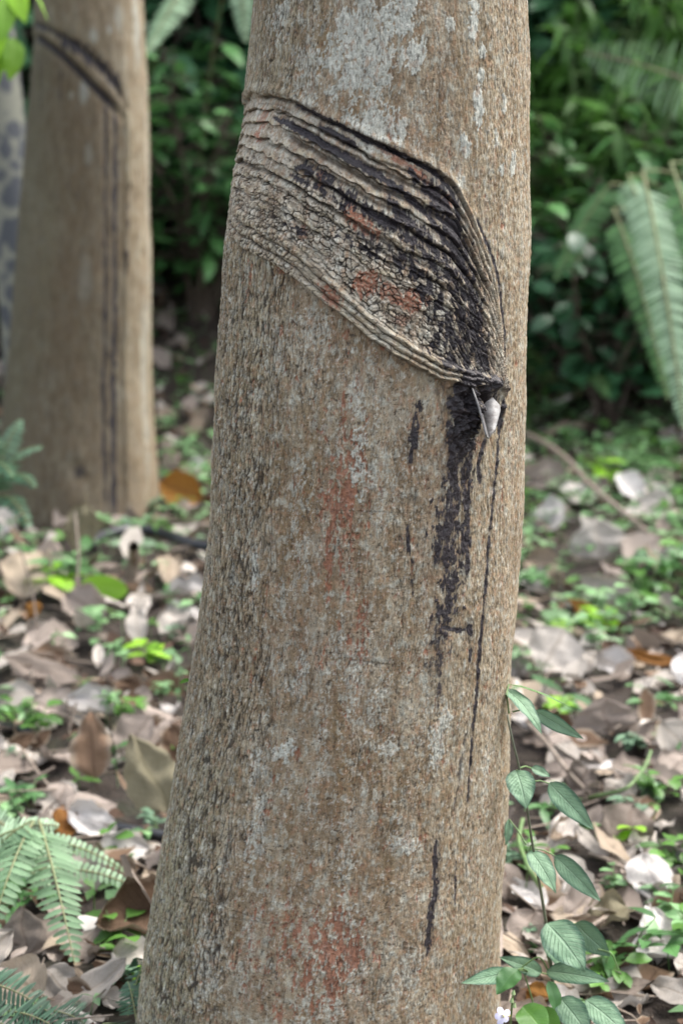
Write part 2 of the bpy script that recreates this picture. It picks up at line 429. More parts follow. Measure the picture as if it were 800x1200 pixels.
    ridge = ss(-.16, .10, tq)*ss(1.08, .90, tq)*ss(TR.hit(575, 450)[0], TR.hit(535, 450)[0], S)*ss(TR.hit(264, 280)[0], TR.hit(285, 280)[0], S)
    rope = np.abs(np.sin(math.pi*(tq*3+.16*vn(along/.04, tq*2, 57))))**.6
    tl = ss(.30, .55, t+.12*vn(S/.03, Z/.03, 53))*(1-ridge)
    tl = np.clip(tl+fanin*.8, 0, 1)
    tkn = ss(-.5, .25, vn(along/.014, t*H/.010, 151)); tk = ss(.19, .03, et1)*tl*tkn; tk2 = ss(.16, .03, et2)*tl*ss(-.2, .3, vn(S/.02, Z/.02, 54))
    rk = .6*ss(.10, .03, vor(along/.022, t*H/.0060, 56)[1])*ridge
    rgh = fbm(along/.010, t*H/.0035, 152, 4, .6); rgh2 = fbm(along/.0040, t*H/.0024, 156, 3, .6); rgh = rgh*(1-ridge)+ridge*fbm(along/.045, t*H/.0026, 159, 3, .55)
    lft = ss(sxp(400, 300), sxp(290, 300), S); h_p += mm*(1.3*rgh+.6*rgh2)*(.5+.5*ss(.1, .4, t))*(1-.45*lft)*(1-.6*ridge); dark = dark*(1-inn)+inn*ss(.25, .8, -(rgh*.5+rgh2*.6)); light = light*(1-inn)+inn*ss(.15, .7, rgh*.5+rgh2*.6)
    h_p += mm*(-1.9*tk-1.1*tk2+2.2*(ct1-.5)*tl*(1-.5*lft)-1.6*rk)+(.0010+.0056*rope)*ridge*(1-.3*lft)-gr
    # the roughest corner, left of the ridge
    rc = ss(.62, .8, t)*ss(1.12, .98, t)*ss(sxp(390, 340), sxp(310, 300), S)*inS
    fv, ev, cv = vor(wS/.0042, wZ/.0085, 57)
    kv = ss(.26, .05, ev)*rc
    h_p -= mm*2.0*kv; h_p += mm*.9*(cv-.5)*rc
    h = h*(1-.75*inn)+h_p*inn+lip
    h += .004*ridge*0
    pcrack = np.clip(.9*edge*onstrip*.6+tk+.8*tk2+rk+grm*.8+kv+ridge*ss(.45, .1, rope), 0, 1)*inn
    crack = np.clip(crack*(1-inn)+pcrack, 0, 1)
    # bulge of the whole scar
    h += .003*inn*(1-left)
    # ------------------------------------------------ knot and hollow by the spout
    def blob(x, y, rx, ry, rot=0):
        c = TR.hit(x, y); ds = S-c[0]; dz = Z-c[1]
        cr, sr = math.cos(rot), math.sin(rot)
        a = ds*cr+dz*sr; b = -ds*sr+dz*cr
        return (a/(rx*px))**2+(b/(ry*px))**2
    kn = np.exp(-blob(547, 484, 20, 36, -.15)); lump = fbm(S/.008, Z/.010, 61, 4)
    h += .012*kn+.010*kn*lump+.0035*kn*fbm(S/.003, Z/.003, 63, 3)
    kn2 = np.exp(-blob(572, 449, 20, 12, -.2)); h += .008*kn2+.006*kn2*lump; kn3 = np.exp(-blob(534, 452, 14, 16)); h += .004*kn3+.005*kn3*lump; kn4 = np.exp(-blob(590, 470, 8, 22)); h += .003*kn4+.004*kn4*lump
    hol = np.exp(-blob(565, 474, 8, 22, .28)**1.5); h -= .013*hol
    hol2 = np.exp(-blob(588, 485, 4, 14, -.15)); h -= .006*hol2
    # ------------------------------------------------ latex
    rag = fbm(S/.006, Z/.013, 71, 4); rag2 = fbm(S/.0026, Z/.006, 72, 3); strk = fbm(S/.0016, Z/.02, 73, 3)
    latex = np.zeros_like(S); lgroove = np.zeros_like(S)
    strokes = [  # points, half width (photo px), raggedness, strength
        ([(345, 122), (372, 134), (400, 148), (440, 168), (480, 186), (510, 201), (530, 222), (539, 250), (541, 280), (546, 300)], 4.2, .35, 1),
        ([(385, 140), (410, 152), (430, 166)], 4, .6, .9), ([(318, 138), (350, 152), (378, 166)], 2.4, .6, .9),
        ([(328, 141), (350, 152), (380, 170), (430, 198), (470, 222), (500, 250), (525, 285), (545, 320)], 5.2, .5, 1),
        ([(375, 150), (395, 158), (418, 172)], 5, .6, 1),
        ([(350, 195), (375, 205), (400, 225), (430, 248), (470, 270)], 7, 1.4, .9),
        ([(402, 228), (430, 246), (455, 262), (490, 290), (520, 320), (540, 350)], 8, 1.5, .9), ([(420, 275), (460, 300), (500, 335), (525, 370)], 7, 1.7, .6), ([(340, 205), (380, 222), (410, 250)], 4, 1.6, .8), ([(440, 290), (480, 320), (510, 360)], 7, 1.7, .6),
        ([(335, 262), (352, 270), (362, 282)], 5, .9, .8), ([(395, 275), (420, 288), (450, 305)], 5, 1.1, .8),
        ([(506, 222), (525, 250), (537, 290), (548, 340), (556, 390), (566, 432)], 19, 1.0, 1),
        ([(480, 200), (505, 225), (520, 262)], 7, 1.0, .8), ([(455, 235), (490, 270), (520, 310)], 9, 1.1, .9),
        ([(560, 258), (570, 282), (582, 315), (588, 350), (591, 385), (593, 440), (591, 470), (588, 505)], 3.0, .7, .9),
        ([(470, 300), (500, 340), (525, 385), (545, 425)], 14, 1.3, .9), ([(520, 300), (535, 345), (545, 400)], 12, 1.0, .9),
        ([(500, 398), (530, 422), (560, 445), (584, 452)], 11, 1.5, .95),
        ([(540, 440), (546, 470), (545, 500), (540, 535)], 25, .6, 1), ([(572, 440), (580, 460), (578, 490)], 11, 1.0, .95), ([(560, 450), (572, 470), (574, 488)], 9, .6, 1),
        ([(533, 455), (531, 500), (532, 545), (534, 585)], 12, .8, 1), ([(548, 500), (552, 530), (550, 560)], 7, 1.0, 1),
        ([(533, 560), (530, 600), (523, 630), (520, 655)], 16, 1.8, 1), ([(545, 545), (548, 600), (545, 650)], 9, 1.8, 1), ([(545, 555), (549, 590), (552, 625), (550, 640)], 4, .8, .95),
        ([(547, 640), (550, 655), (548, 672)], 6, .6, 1), ([(528, 640), (530, 680), (526, 715), (520, 735)], 12, 2.1, .95),
        ([(518, 720), (515, 755), (514, 785)], 11, 2.1, .6), ([(520, 735), (538, 740), (545, 738)], 4, .6, 1), ([(549, 733), (551, 744)], 6, .4, 1), ([(552, 760), (550, 775)], 4, .8, .8),
        ([(570, 515), (566, 530), (563, 552), (566, 566)], 4.5, .5, 1),
        ([(588, 490), (585, 540), (580, 590), (575, 630), (569, 680), (563, 740), (558, 800), (553, 870), (550, 940)], 2.8, .9, .95),
        ([(513, 985), (511, 1020), (512, 1045), (504, 1075), (501, 1120)], 5, 1.2, .95), ([(536, 1010), (534, 1060)], 1.8, 1.2, .6),
        ([(491, 470), (485, 500), (481, 540)], 4.5, 1.5, .85), ([(478, 618), (480, 650), (484, 660)], 2.4, 1.2, .7), ([(482, 672), (485, 700)], 2.4, 1.3, .6), ([(546, 860), (540, 900), (532, 960)], 2.6, 1.4, .5), ([(515, 800), (513, 830)], 4, 1.5, .6)]
    for pts, w, rg, st in strokes:
        ln = spline([TR.hit(*p) for p in pts], max(8, len(pts)*4)); cut = w*px*3.2+.003
        D, tt = pdist(S, Z, ln, cut)
        k = D < cut*.999
        tap = ss(0, .06, tt)*ss(1, .9, tt)
        q = 1-D/(w*px*(.55+.45*tap))+rg*(.75*rag+.5*rag2+.2*strk)
        v = np.maximum(ss(-.05, .6, q)*st, .42*st*ss(0, .9, 1-D/(w*px*2.0)+.45*rag+.3*strk))*k
        latex = np.maximum(latex, v)
        if w < 6: lgroove = np.maximum(lgroove, np.exp(-(D/(w*px*.8))**2)*k*st)
    latex = latex*(1-.35*ss(.2, .6, rag2)*(1-kn)*ss(sxp(530, 600)+.05, sxp(530, 600), S))
    # black settles between the tiles first: plates stay bare on top
    bare = tl*inn*ss(.35, .75, ct1)*ss(.1, .3, et1)*(1-.6*fanin)
    latex = latex*(1-.8*bare)
    latex = np.clip(np.maximum(latex, tk*inn*.35+hol*.9), 0, 1)
    h += latex*mm*(.5+.7*lump)*(1-inn*.5)-lgroove*.0009
    # ------------------------------------------------ red inner bark
    fl = .6*fbm(S/.012, Z/.022, 81, 4)+.6*fbm(S/.007, Z/.05, 87, 3); fl2 = fbm(S/.004, Z/.009, 82, 3)
    red = np.zeros_like(S)
    for x, y, rx, ry, rot, st in ((304, 140, 12, 16, 0, 1), (300, 160, 10, 8, 0, 1), (425, 262, 28, 10, -.6, 1.1), (412, 250, 14, 9, -.6, 1), (430, 332, 17, 15, 0, 1.1), (455, 342, 16, 11, -.3, .9), (480, 352, 16, 14, 0, 1.1), (388, 344, 15, 8, -.7, 1), (395, 352, 10, 8, 0, .8), (500, 352, 8, 6, 0, .8), (470, 190, 22, 4, -.5, .8), (500, 212, 24, 5, -.75, 1), (528, 236, 10, 5, -.8, .9), (455, 178, 18, 4, -.4, .7), (377, 205, 6, 6, 0, .9), (376, 218, 5, 5, 0, .8), (357, 272, 6, 9, 0, .6), (470, 375, 10, 8, 0, .6), (292, 322, 3, 14, 0, .8), (288, 345, 3, 10, 0, .7), (328, 318, 8, 5, -.4, .8), (330, 388, 4, 6, 0, .7), (405, 392, 5, 6, 0, .7), (560, 520, 10, 10, 0, .55), (562, 375, 4, 14, 0, .6), (448, 408, 4, 3, 0, .8)):
        b = blob(x, y, rx, ry, rot)
        red = np.maximum(red, ss(-.15, .3, 1-b+.9*fl2+.3*fl)*st*(b < 6))
    red = red*ss(-.8, .1, rgh2)*ss(-.8, .2, rgh+.6)
    zone = np.maximum.reduce([np.exp(-blob(400, 590, 42, 190)), .9*np.exp(-blob(420, 745, 22, 60)), 1.15*np.exp(-blob(385, 1120, 60, 95)), .75*np.exp(-blob(330, 1110, 80, 110)), .55*np.exp(-blob(285, 480, 60, 80)), .7*np.exp(-blob(330, 1170, 60, 60)), .55*np.exp(-blob(520, 1100, 60, 80)), .5*np.exp(-blob(300, 760, 70, 120)), .35+0*S])
    fl3 = fbm(S/.0022, Z/.0055, 84, 3, .6)
    redf = ss(.46, .58, zone*.55+.30*fl+.20*fl2+.16*fl3)*(1-inn)
    red = np.clip(np.maximum.reduce([red, redf*.85, .62*ss(.22, .62, zone*.55+.35*fl)*ss(-.15, .35, fl3+.3*fl2)*(1-inn)])*ss(1.03, .93, Z+.02*fl), 0, 1)
    h -= red*mm*.9*(1-inn*.3)
    # ------------------------------------------------ lichen and pale crust
    lc = np.zeros_like(S); ln1 = fbm(S/.011, Z/.016, 91, 4); ln2 = fbm(S/.003, Z/.0045, 92, 3)
    for x, y, rx, ry, st in ((470, 15, 24, 32, .9), (486, 62, 16, 22, 1), (425, 60, 55, 62, .62), (440, 150, 42, 30, .6), (330, 20, 22, 20, .55), (360, 95, 24, 50, .45), (555, 25, 9, 22, .95), (566, 60, 8, 10, .8), (547, 172, 8, 13, .9), (561, 125, 9, 24, .9), (563, 88, 6, 9, .9), (580, 165, 6, 14, .6), (602, 190, 8, 19, .95), (590, 120, 5, 12, .6), (588, 198, 5, 8, .8), (541, 210, 8, 10, .5), (528, 30, 8, 9, .6), (420, 540, 11, 42, .85), (436, 555, 7, 25, .6), (300, 668, 7, 26, .75), (330, 700, 10, 24, .5), (515, 862, 15, 42, .7), (352, 790, 12, 30, .55), (370, 825, 12, 16, .4), (335, 880, 16, 14, .8), (300, 900, 10, 26, .6), (405, 1000, 12, 30, .5), (480, 990, 12, 14, .75), (460, 990, 8, 12, .6), (455, 880, 16, 12, .6), (440, 830, 14, 30, .5), (570, 900, 10, 34, .5), (240, 1130, 22, 60, .55), (390, 1120, 30, 70, .55), (480, 1140, 14, 40, .5), (350, 560, 9, 26, .5), (375, 1180, 28, 24, .55), (540, 1150, 14, 40, .4), (412, 800, 10, 40, .55), (395, 760, 8, 40, .5), (420, 470, 10, 30, .6), (300, 980, 14, 40, .6), (365, 385, 26, 22, .4), (385, 285, 34, 10, .4)):
        b = blob(x, y, rx, ry)
        lc = np.maximum(lc, ss(-.25, .45, 1-b+.95*ln1+.65*ln2)*st*(.78 if y > 400 else 1)*(b < 7))
    ln3 = fbm(S/.0019, Z/.0034, 98, 3, .6); lc = ss(.18, .56, lc+.24*ln3+.16*ln2-.05)*np.clip(.55+lc*.6, 0, 1)
    sc_ = ss(.35, .65, .45*ln1+.3*ln2+.35*ln3+.10+.1*left)*.75*(1-right*.5)
    lc = np.clip(np.maximum(lc, sc_*(.4+.6*patch))*(1-.45*inn)*(1-.9*latex)*(1-.8*red), 0, 1)
    h += lc*mm*.45
    # ochre stain, green film
    oc = np.zeros_like(S)
    for x, y, rx, ry, st in ((378, 45, 8, 46, .9), (372, 85, 7, 22, .7), (350, 620, 26, 90, .75), (360, 500, 20, 70, .5), (480, 720, 20, 60, .4), (420, 920, 60, 60, .6), (300, 420, 60, 40, .35), (455, 1010, 50, 70, .4), (360, 1000, 90, 70, .35), (390, 850, 24, 60, .6), (480, 560, 20, 50, .35), (290, 260, 40, 22, .3)):
        oc = np.maximum(oc, np.exp(-blob(x, y, rx, ry))*st)
    oc = np.clip(oc*(1+.9*fl)*1.2, 0, 1)
    # broad weathering: pale, brown and grey streaks running down the stem
    wv = fbm(S/.018, Z/.10, 171, 4, .55); oc = np.clip(oc+.55*ss(.15, .6, wv), 0, 1); lc = np.clip(np.maximum(lc, ss(.1, .6, -wv)*ss(-.1, .35, ln3+.5*ln1)*.6*(1-right*.5)*(1-.5*inn)), 0, 1)*(1-latex)*(1-.7*red)
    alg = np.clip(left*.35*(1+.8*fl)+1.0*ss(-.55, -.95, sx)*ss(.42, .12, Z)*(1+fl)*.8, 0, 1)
    # ------------------------------------------------ thin cross lines and ridges
    lineD = np.zeros_like(S); lineP = np.zeros_like(S)
    for pts, w, dk, pl in (([(335, 594), (380, 597), (440, 600), (505, 602), (525, 606)], .9, .8, 0), ([(250, 396), (290, 400), (340, 406)], .9, .7, .0), ([(395, 766), (430, 770), (465, 777)], 2.2, .3, .8), ([(396, 771), (430, 776), (462, 781)], 1.2, .9, 0),
                           ([(210, 1045), (260, 1060), (300, 1075), (330, 1080)], 1.3, .9, 0), ([(235, 1068), (300, 1078), (360, 1084)], 1.4, .8, .5), ([(330, 1058), (380, 1080), (420, 1092), (470, 1104), (500, 1110)], 1.5, .5, .6), ([(340, 1047), (400, 1070), (440, 1086)], 1, .8, .2), ([(375, 1092), (430, 1098), (500, 1113)], 1.2, .2, .9), ([(300, 803), (340, 808)], .9, .4, .3),
                           ([(217, 950), (220, 985), (223, 1010), (220, 1035)], 4.5, 1.3, 0), ([(221, 1090), (223, 1130), (228, 1160)], 1.4, 1, 0), ([(350, 1000), (420, 1006)], .8, .5, 0), ([(405, 938), (410, 946)], 1.4, 0, 1), ([(486, 44), (520, 46)], .8, .5, 0), ([(300, 430), (345, 436)], .7, .5, 0),
                           ([(297, 122), (320, 122), (345, 132)], 1.2, .9, 0), ([(318, 108), (336, 112), (345, 114)], 1.0, .9, .0), ([(330, 884), (340, 880), (348, 872), (344, 866)], 1, .8, .4)):
        D, tt = pdist(S, Z, spline([TR.hit(*p) for p in pts], 16), .006)
        D = D+.0006*rag2
        k = np.exp(-(D/(w*px))**2)*(D < .0055)*ss(0, .15, tt)*ss(1, .8, tt)*(1 if dk >= 1 or w > 2 else .62*ss(-.6, .3, ln3+.4*ln1))
        h += -.0016*k*dk*min(w, 1.6)+.0012*pl*k
        lineD = np.maximum(lineD, k*dk); lineP = np.maximum(lineP, k*pl)
    crack = np.clip(np.maximum(crack, lineD), 0, 1); lc = np.maximum(lc, lineP*.6)
    # pale yellow wood edges in the panel
    edgep = np.clip(ss(.45, .8, fr)*ss(1.02, .93, fr)*onstrip*ss(-.2, .4, vn(along/.02, t*10, 95)), 0, 1)*inn
    edgep = np.maximum(edgep, ridge*inn*rope*(.35+.65*ss(-.1, .4, vn(along/.02, t*20, 96))))
    cx, r = TR.C(Z)
    
    r = r*(1+.012*np.sin(2*TH+1.1)*0+.01*np.cos(3*TH+Z*2))
    R = r+h
    P = np.stack([cx+R*np.sin(TH), TR.Yc-R*np.cos(TH), Z], -1)
    # buttress swellings at the foot
    i = np.arange(nr-1)[:, None]*nc; j = np.arange(nc)[None, :]; j2 = (j+1) % nc
    Fq = np.stack([i+j, i+j2, i+nc+j2, i+nc+j], -1).reshape(-1, 4)
    at = {k: ('FLOAT', v) for k, v in dict(panel=inn, latex=latex, red=red, lichen=lc, ochre=oc, algae=alg, crack=crack, woodedge=edgep, dark=dark, light=light, tone=.5+.5*np.ones_like(S), hue=.5+.5*np.clip(fbm(S/.007, Z/.012, 161, 4, .6), -1, 1), plate=c2*.5+c1*.5*A1+ct1*.5*tl*inn, rightside=right).items()}
    return P, Fq, at

def bark_material():
    T = NT('grey_brown_bark'); tc = T.n('ShaderNodeTexCoord')
    mp = T.n('ShaderNodeMapping'); mp.inputs['Scale'].default_value = (1, 1, .42); T.l(tc.outputs['Object'], mp.inputs[0])
    mp2 = T.n('ShaderNodeMapping'); mp2.inputs['Scale'].default_value = (1, 1, .22); T.l(tc.outputs['Object'], mp2.inputs[0])
    A = lambda n: T.attr(n).outputs['Fac']
    big = T.noise(9, 4, mp.outputs[0], .6); mid = T.noise(55, 5, mp.outputs[0], .65); fine = T.noise(620, 3, mp.outputs[0], .7); spk = T.noise(330, 4, tc.outputs['Object'], .75)
    strk = T.noise(520, 3, mp2.outputs[0], .7)
    c = T.ramp(mid, [(.30, (.158, .112, .064)), (.43, (.285, .215, .130)), (.54, (.375, .31, .205)), (.68, (.47, .43, .325))])
    c = T.mix(T.remap(big, .40, .62, 0, .55), c, (.28, .19, .112))
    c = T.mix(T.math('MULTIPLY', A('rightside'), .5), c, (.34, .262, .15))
    c = T.mix(T.math('MULTIPLY', A('ochre'), .75), c, (.215, .14, .06))
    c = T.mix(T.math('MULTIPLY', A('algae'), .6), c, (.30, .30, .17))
    # pale panel tissue
    pn = T.ramp(mid, [(.3, (.24, .175, .115)), (.45, (.37, .295, .21)), (.58, (.48, .42, .325)), (.7, (.60, .565, .48))])
    c = T.mix(T.math('MULTIPLY', A('panel'), .85), c, pn)
    c = T.mix(T.math('MULTIPLY', A('woodedge'), .6), c, (.52, .44, .28))
    c = T.mix(T.math('MULTIPLY', A('lichen'), .88), c, T.mix(T.remap(spk, .35, .65), (.47, .49, .42), (.72, .74, .66)))
    rd = T.mix(T.remap(spk, .4, .62), (.25, .075, .035), (.42, .155, .08))
    c = T.mix(T.remap(A('hue'), .60, .85, 0, .55), c, (.35, .20, .105)); c = T.mix(T.remap(A('hue'), .42, .15, 0, .7), c, (.46, .46, .38))
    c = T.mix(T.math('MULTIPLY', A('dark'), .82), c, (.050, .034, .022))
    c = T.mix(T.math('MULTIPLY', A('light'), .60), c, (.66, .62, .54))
    c = T.mix(T.math('MULTIPLY', T.remap(spk, .58, .70), .55), c, (.075, .05, .038))
    c = T.mix(T.math('MULTIPLY', T.remap(fine, .57, .68), .42), c, (.50, .46, .40))
    c = T.mix(T.math('MULTIPLY', T.remap(strk, .57, .68), .45), c, (.085, .06, .045))
    c = T.mix(T.math('MULTIPLY', A('red'), .86), c, rd)
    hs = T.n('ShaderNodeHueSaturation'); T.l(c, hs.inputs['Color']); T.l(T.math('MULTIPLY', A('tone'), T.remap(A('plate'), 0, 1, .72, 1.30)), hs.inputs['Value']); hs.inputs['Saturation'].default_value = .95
    c = hs.outputs[0]
    # dirt held in the cracks
    c = T.mix(T.math('MULTIPLY', A('crack'), .85), c, (.022, .016, .012))
    lx = T.math('MULTIPLY', A('latex'), 1.0)
    c = T.mix(T.remap(lx, .08, .62, 0, .97), c, T.mix(T.remap(spk, .4, .66), (.013, .011, .014), (.045, .037, .043)))
    b = T.n('ShaderNodeBsdfPrincipled'); T.l(c, b.inputs['Base Color'])
    T.l(T.remap(lx, .4, 1, .82, .38), b.inputs['Roughness']); b.inputs['Specular IOR Level'].default_value = .35
    bm = T.n('ShaderNodeBump'); bm.inputs['Strength'].default_value = .75; bm.inputs['Distance'].default_value = .0009
    T.l(T.math('ADD', T.math('ADD', fine, spk), strk), bm.inputs['Height']); T.l(bm.outputs[0], b.inputs['Normal'])
    T.l(b.outputs[0], T.out.inputs[0])
    return T.m
M['bark'] = bark_material()
rt = empty('rubber_tree', (float(TR.C(0)[0]), TR.Yc, 0))
tag(rt, 'large sharp grey-brown tree trunk in front with a slanting tapping scar and black latex streaks', 'tree', 'tapped rubber trees')
P, Fq, at = build_front_trunk()
P[:, 0] -= rt.location.x; P[:, 1] -= rt.location.y
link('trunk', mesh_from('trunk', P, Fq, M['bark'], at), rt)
del P, Fq, at

# the spout hammered in below the scar
def spout():
    T = NT('weathered_zinc'); tc = T.n('ShaderNodeTexCoord'); nz = T.noise(160, 4, tc.outputs['Object'], .7); nb = T.noise(45, 3, tc.outputs['Object'], .6)
    c = T.mix(T.remap(nz, .4, .65), (.22, .215, .21), (.10, .09, .085)); c = T.mix(T.remap(nb, .55, .7, 0, .6), c, (.11, .09, .08))
    b = T.n('ShaderNodeBsdfPrincipled'); T.l(c, b.inputs['Base Color']); b.inputs['Roughness'].default_value = .55; b.inputs['Metallic'].default_value = .1
    bm = T.n('ShaderNodeBump'); bm.inputs['Strength'].default_value = .3; bm.inputs['Distance'].default_value = .0008; T.l(nz, bm.inputs['Height']); T.l(bm.outputs[0], b.inputs['Normal'])
    T.l(b.outputs[0], T.out.inputs[0])
    def pt(x, y, out):   # a point standing `out` metres off the bark
        s, z = TR.hit(x, y); cx, r = TR.C(z); th = s/TR.r0
        p = np.array([cx+r*math.sin(th), TR.Yc-r*math.cos(th), z]); d = p-CAM; p = p-d/np.linalg.norm(d)*out
        return p-np.array(rt.location)
    mb = MB()
    def plate(a, b, n=8, th=.0008):
        a = np.array(a); b = np.array(b)
        A = np.stack([np.interp(np.linspace(0, 1, n), np.linspace(0, 1, len(a)), a[:, k]) for k in range(3)], -1)
        B = np.stack([np.interp(np.linspace(0, 1, n), np.linspace(0, 1, len(b)), b[:, k]) for k in range(3)], -1)
        nrm = np.cross(A[-1]-A[0], B[0]-A[0]); nrm /= np.linalg.norm(nrm)
        ring = np.stack([A-nrm*th, A+nrm*th, (A+B)/2+nrm*th*2.2, B+nrm*th, B-nrm*th, (A+B)/2+nrm*th*.2], 1)
        mb.grid(ring.reshape(-1, 3), np.tile([0, .5, .5], (n*6, 1)), n, 6, True)
        for e in (0, -1):
            q = ring[e]; mb.grid(np.stack([q[0], q[1], q[5], q[2], q[4], q[3]]), np.tile([0, .5, .5], (6, 1)), 3, 2)
    # fold line of the gutter runs out of the bark and down to the lip
    fold = [pt(563, 478, .000), pt(568, 498, .020), pt(572, 514, .040)]
    plate(fold, [pt(577, 466, .006), pt(587, 477, .024), pt(580, 504, .040)])
    plate(fold, [pt(551, 450, .010), pt(560, 474, .032), pt(569, 509, .046)])
    return mb.build('spout', T.m, rt)
sp = spout(); sp['label'] = 'small grey bent metal spout below the scar'

# a little green shoot and one bark curl on the front trunk
# ------------------------------------------------------------------ second tapped tree
TB = Trunk(4.25,
    [(40, 0), (36, 60), (32, 120), (27, 180), (22, 250), (15, 330), (9, 400), (2, 480), (-5, 560), (-12, 640)],
    [(166, 0), (169, 60), (172, 120), (175, 200), (177, 300), (177, 420), (180, 500), (183, 560), (188, 640)],
    -.12, 4.6, .165)
def build_back_trunk():
    px = 4.1/F
    th = np.linspace(-180, 180, 421)[:-1]*math.pi/180; z = np.concatenate([np.linspace(-.12, 1.15, 560), np.linspace(1.15, 4.6, 200)[1:]])
    nc, nr = len(th), len(z); TH, Zg = np.meshgrid(th, z); S = (TH*TB.r0).ravel(); Z = Zg.ravel(); TH = TH.ravel()
    h = .004*vn(S/.10, Z/.2, 104)+.0015*vn(S/.02, Z/.05, 105)+.0006*vn(S/.004, Z/.012, 106)
    rag = fbm(S/.010, Z/.03, 107, 4)
    latex = np.zeros_like(S); woode = np.zeros_like(S); crack = np.zeros_like(S)
    for pts, w, rg, st, dep in (([(30, 27), (55, 33), (85, 50), (112, 72), (134, 97), (149, 126)], 5, .9, .9, .005), ([(30, 40), (50, 49), (72, 65), (98, 89), (122, 113), (146, 135)], 6, .25, 1, .012),
                            ([(70, 45), (100, 62), (130, 90), (146, 112)], 10, 1.0, .7, .003), ([(124, 100), (125, 250), (124, 400), (124, 640)], 3.0, .9, .65, .002), ([(137, 108), (136, 250), (136, 400), (135, 500), (132, 650)], 4.6, .8, .8, .002),
                            ([(45, 60), (46, 100), (45, 135)], 2.6, .9, .55, 0), ([(70, 82), (70, 120)], 2.2, .9, .5, 0), ([(152, 210), (151, 255), (148, 330)], 2, 1.1, .6, 0), ([(90, 548), (95, 560)], 10, .9, .5, .006)):
        D, tt = pdist(S, Z, spline([TB.hit(*p) for p in pts], 30), .05)
        q = 1-D/(w*px)+rg*rag
        latex = np.maximum(latex, ss(0, .6, q)*st*ss(0, .05, tt)*ss(1, .85, tt)); h -= dep*np.exp(-(D/(w*px))**2)
    D, tt = pdist(S, Z, spline([TB.hit(*p) for p in [(150, 132), (153, 170), (152, 215)]], 20), .05)
    k = np.exp(-(D/(3*px))**2); woode = k; h += .005*k
    cutl = spline([TB.hit(*p) for p in [(30, 40), (50, 49), (72, 65), (98, 89), (122, 113), (146, 135)]], 60); edge_s = TB.hit(148, 300)[0]
    pan = ss(0, .01, np.interp(S, cutl[:, 0], cutl[:, 1])-Z)*ss(edge_s+.004, edge_s-.004, S)*ss(cutl[0, 0]-.1, cutl[0, 0], S); h -= .005*pan
    lc = np.zeros_like(S)
    def blob(x, y, rx, ry):
        c = TB.hit(x, y); return ((S-c[0])/(rx*px))**2+((Z-c[1])/(ry*px))**2
    for x, y, rx, ry, st in ((110, 42, 8, 9, .8), (98, 108, 8, 14, .85), (83, 112, 4, 5, .7), (128, 35, 5, 5, .8), (160, 20, 9, 60, .65), (172, 100, 5, 60, .8), (172, 180, 4, 20, .7), (140, 20, 8, 16, .5), (104, 180, 7, 12, .45), (100, 330, 10, 30, .3), (174, 260, 5, 160, .55), (170, 450, 10, 120, .4)):  # lichen spots; the tall right-hand strips paint the trunk's bright lit edge
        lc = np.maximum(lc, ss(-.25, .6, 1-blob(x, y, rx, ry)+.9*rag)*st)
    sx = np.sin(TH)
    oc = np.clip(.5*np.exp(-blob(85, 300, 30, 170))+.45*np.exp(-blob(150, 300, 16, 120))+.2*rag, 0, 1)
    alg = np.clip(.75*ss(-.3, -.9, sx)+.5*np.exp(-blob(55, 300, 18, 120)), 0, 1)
    cx, r = TB.C(Z); R = r+h+.02*ss(.25, 0, Z)*np.clip(np.sin(TH*3+1), 0, 1)
    P = np.stack([cx+R*np.sin(TH), TB.Yc-R*np.cos(TH), Z], -1)
    i = np.arange(nr-1)[:, None]*nc; j = np.arange(nc)[None, :]; j2 = (j+1) % nc
    Fq = np.stack([i+j, i+j2, i+nc+j2, i+nc+j], -1).reshape(-1, 4)
    zz = np.zeros_like(S)
    at = {k: ('FLOAT', v) for k, v in dict(panel=zz, latex=latex, red=zz, lichen=lc, ochre=oc, algae=alg, crack=crack, woodedge=woode, dark=np.clip(.45*ss(.1, .6, rag), 0, 1), light=np.clip(.2*ss(.1, .6, -rag), 0, 1), tone=.55+.12*rag+.36*ss(.5, .95, sx)-.12*pan, hue=zz+.5, plate=zz+.42, rightside=zz+.6).items()}  # tone paints side light into the bark: right flank brighter, rest darker
    return P, Fq, at
bt = empty('rubber_tree', (float(TB.C(0)[0]), TB.Yc, 0))
tag(bt, 'blurred tree trunk at the upper left with one black slanting cut and dark vertical lines', 'tree', 'tapped rubber trees')
P, Fq, at = build_back_trunk(); P[:, 0] -= bt.location.x; P[:, 1] -= bt.location.y
link('trunk', mesh_from('back_trunk', P, Fq, M['bark'], at), bt)

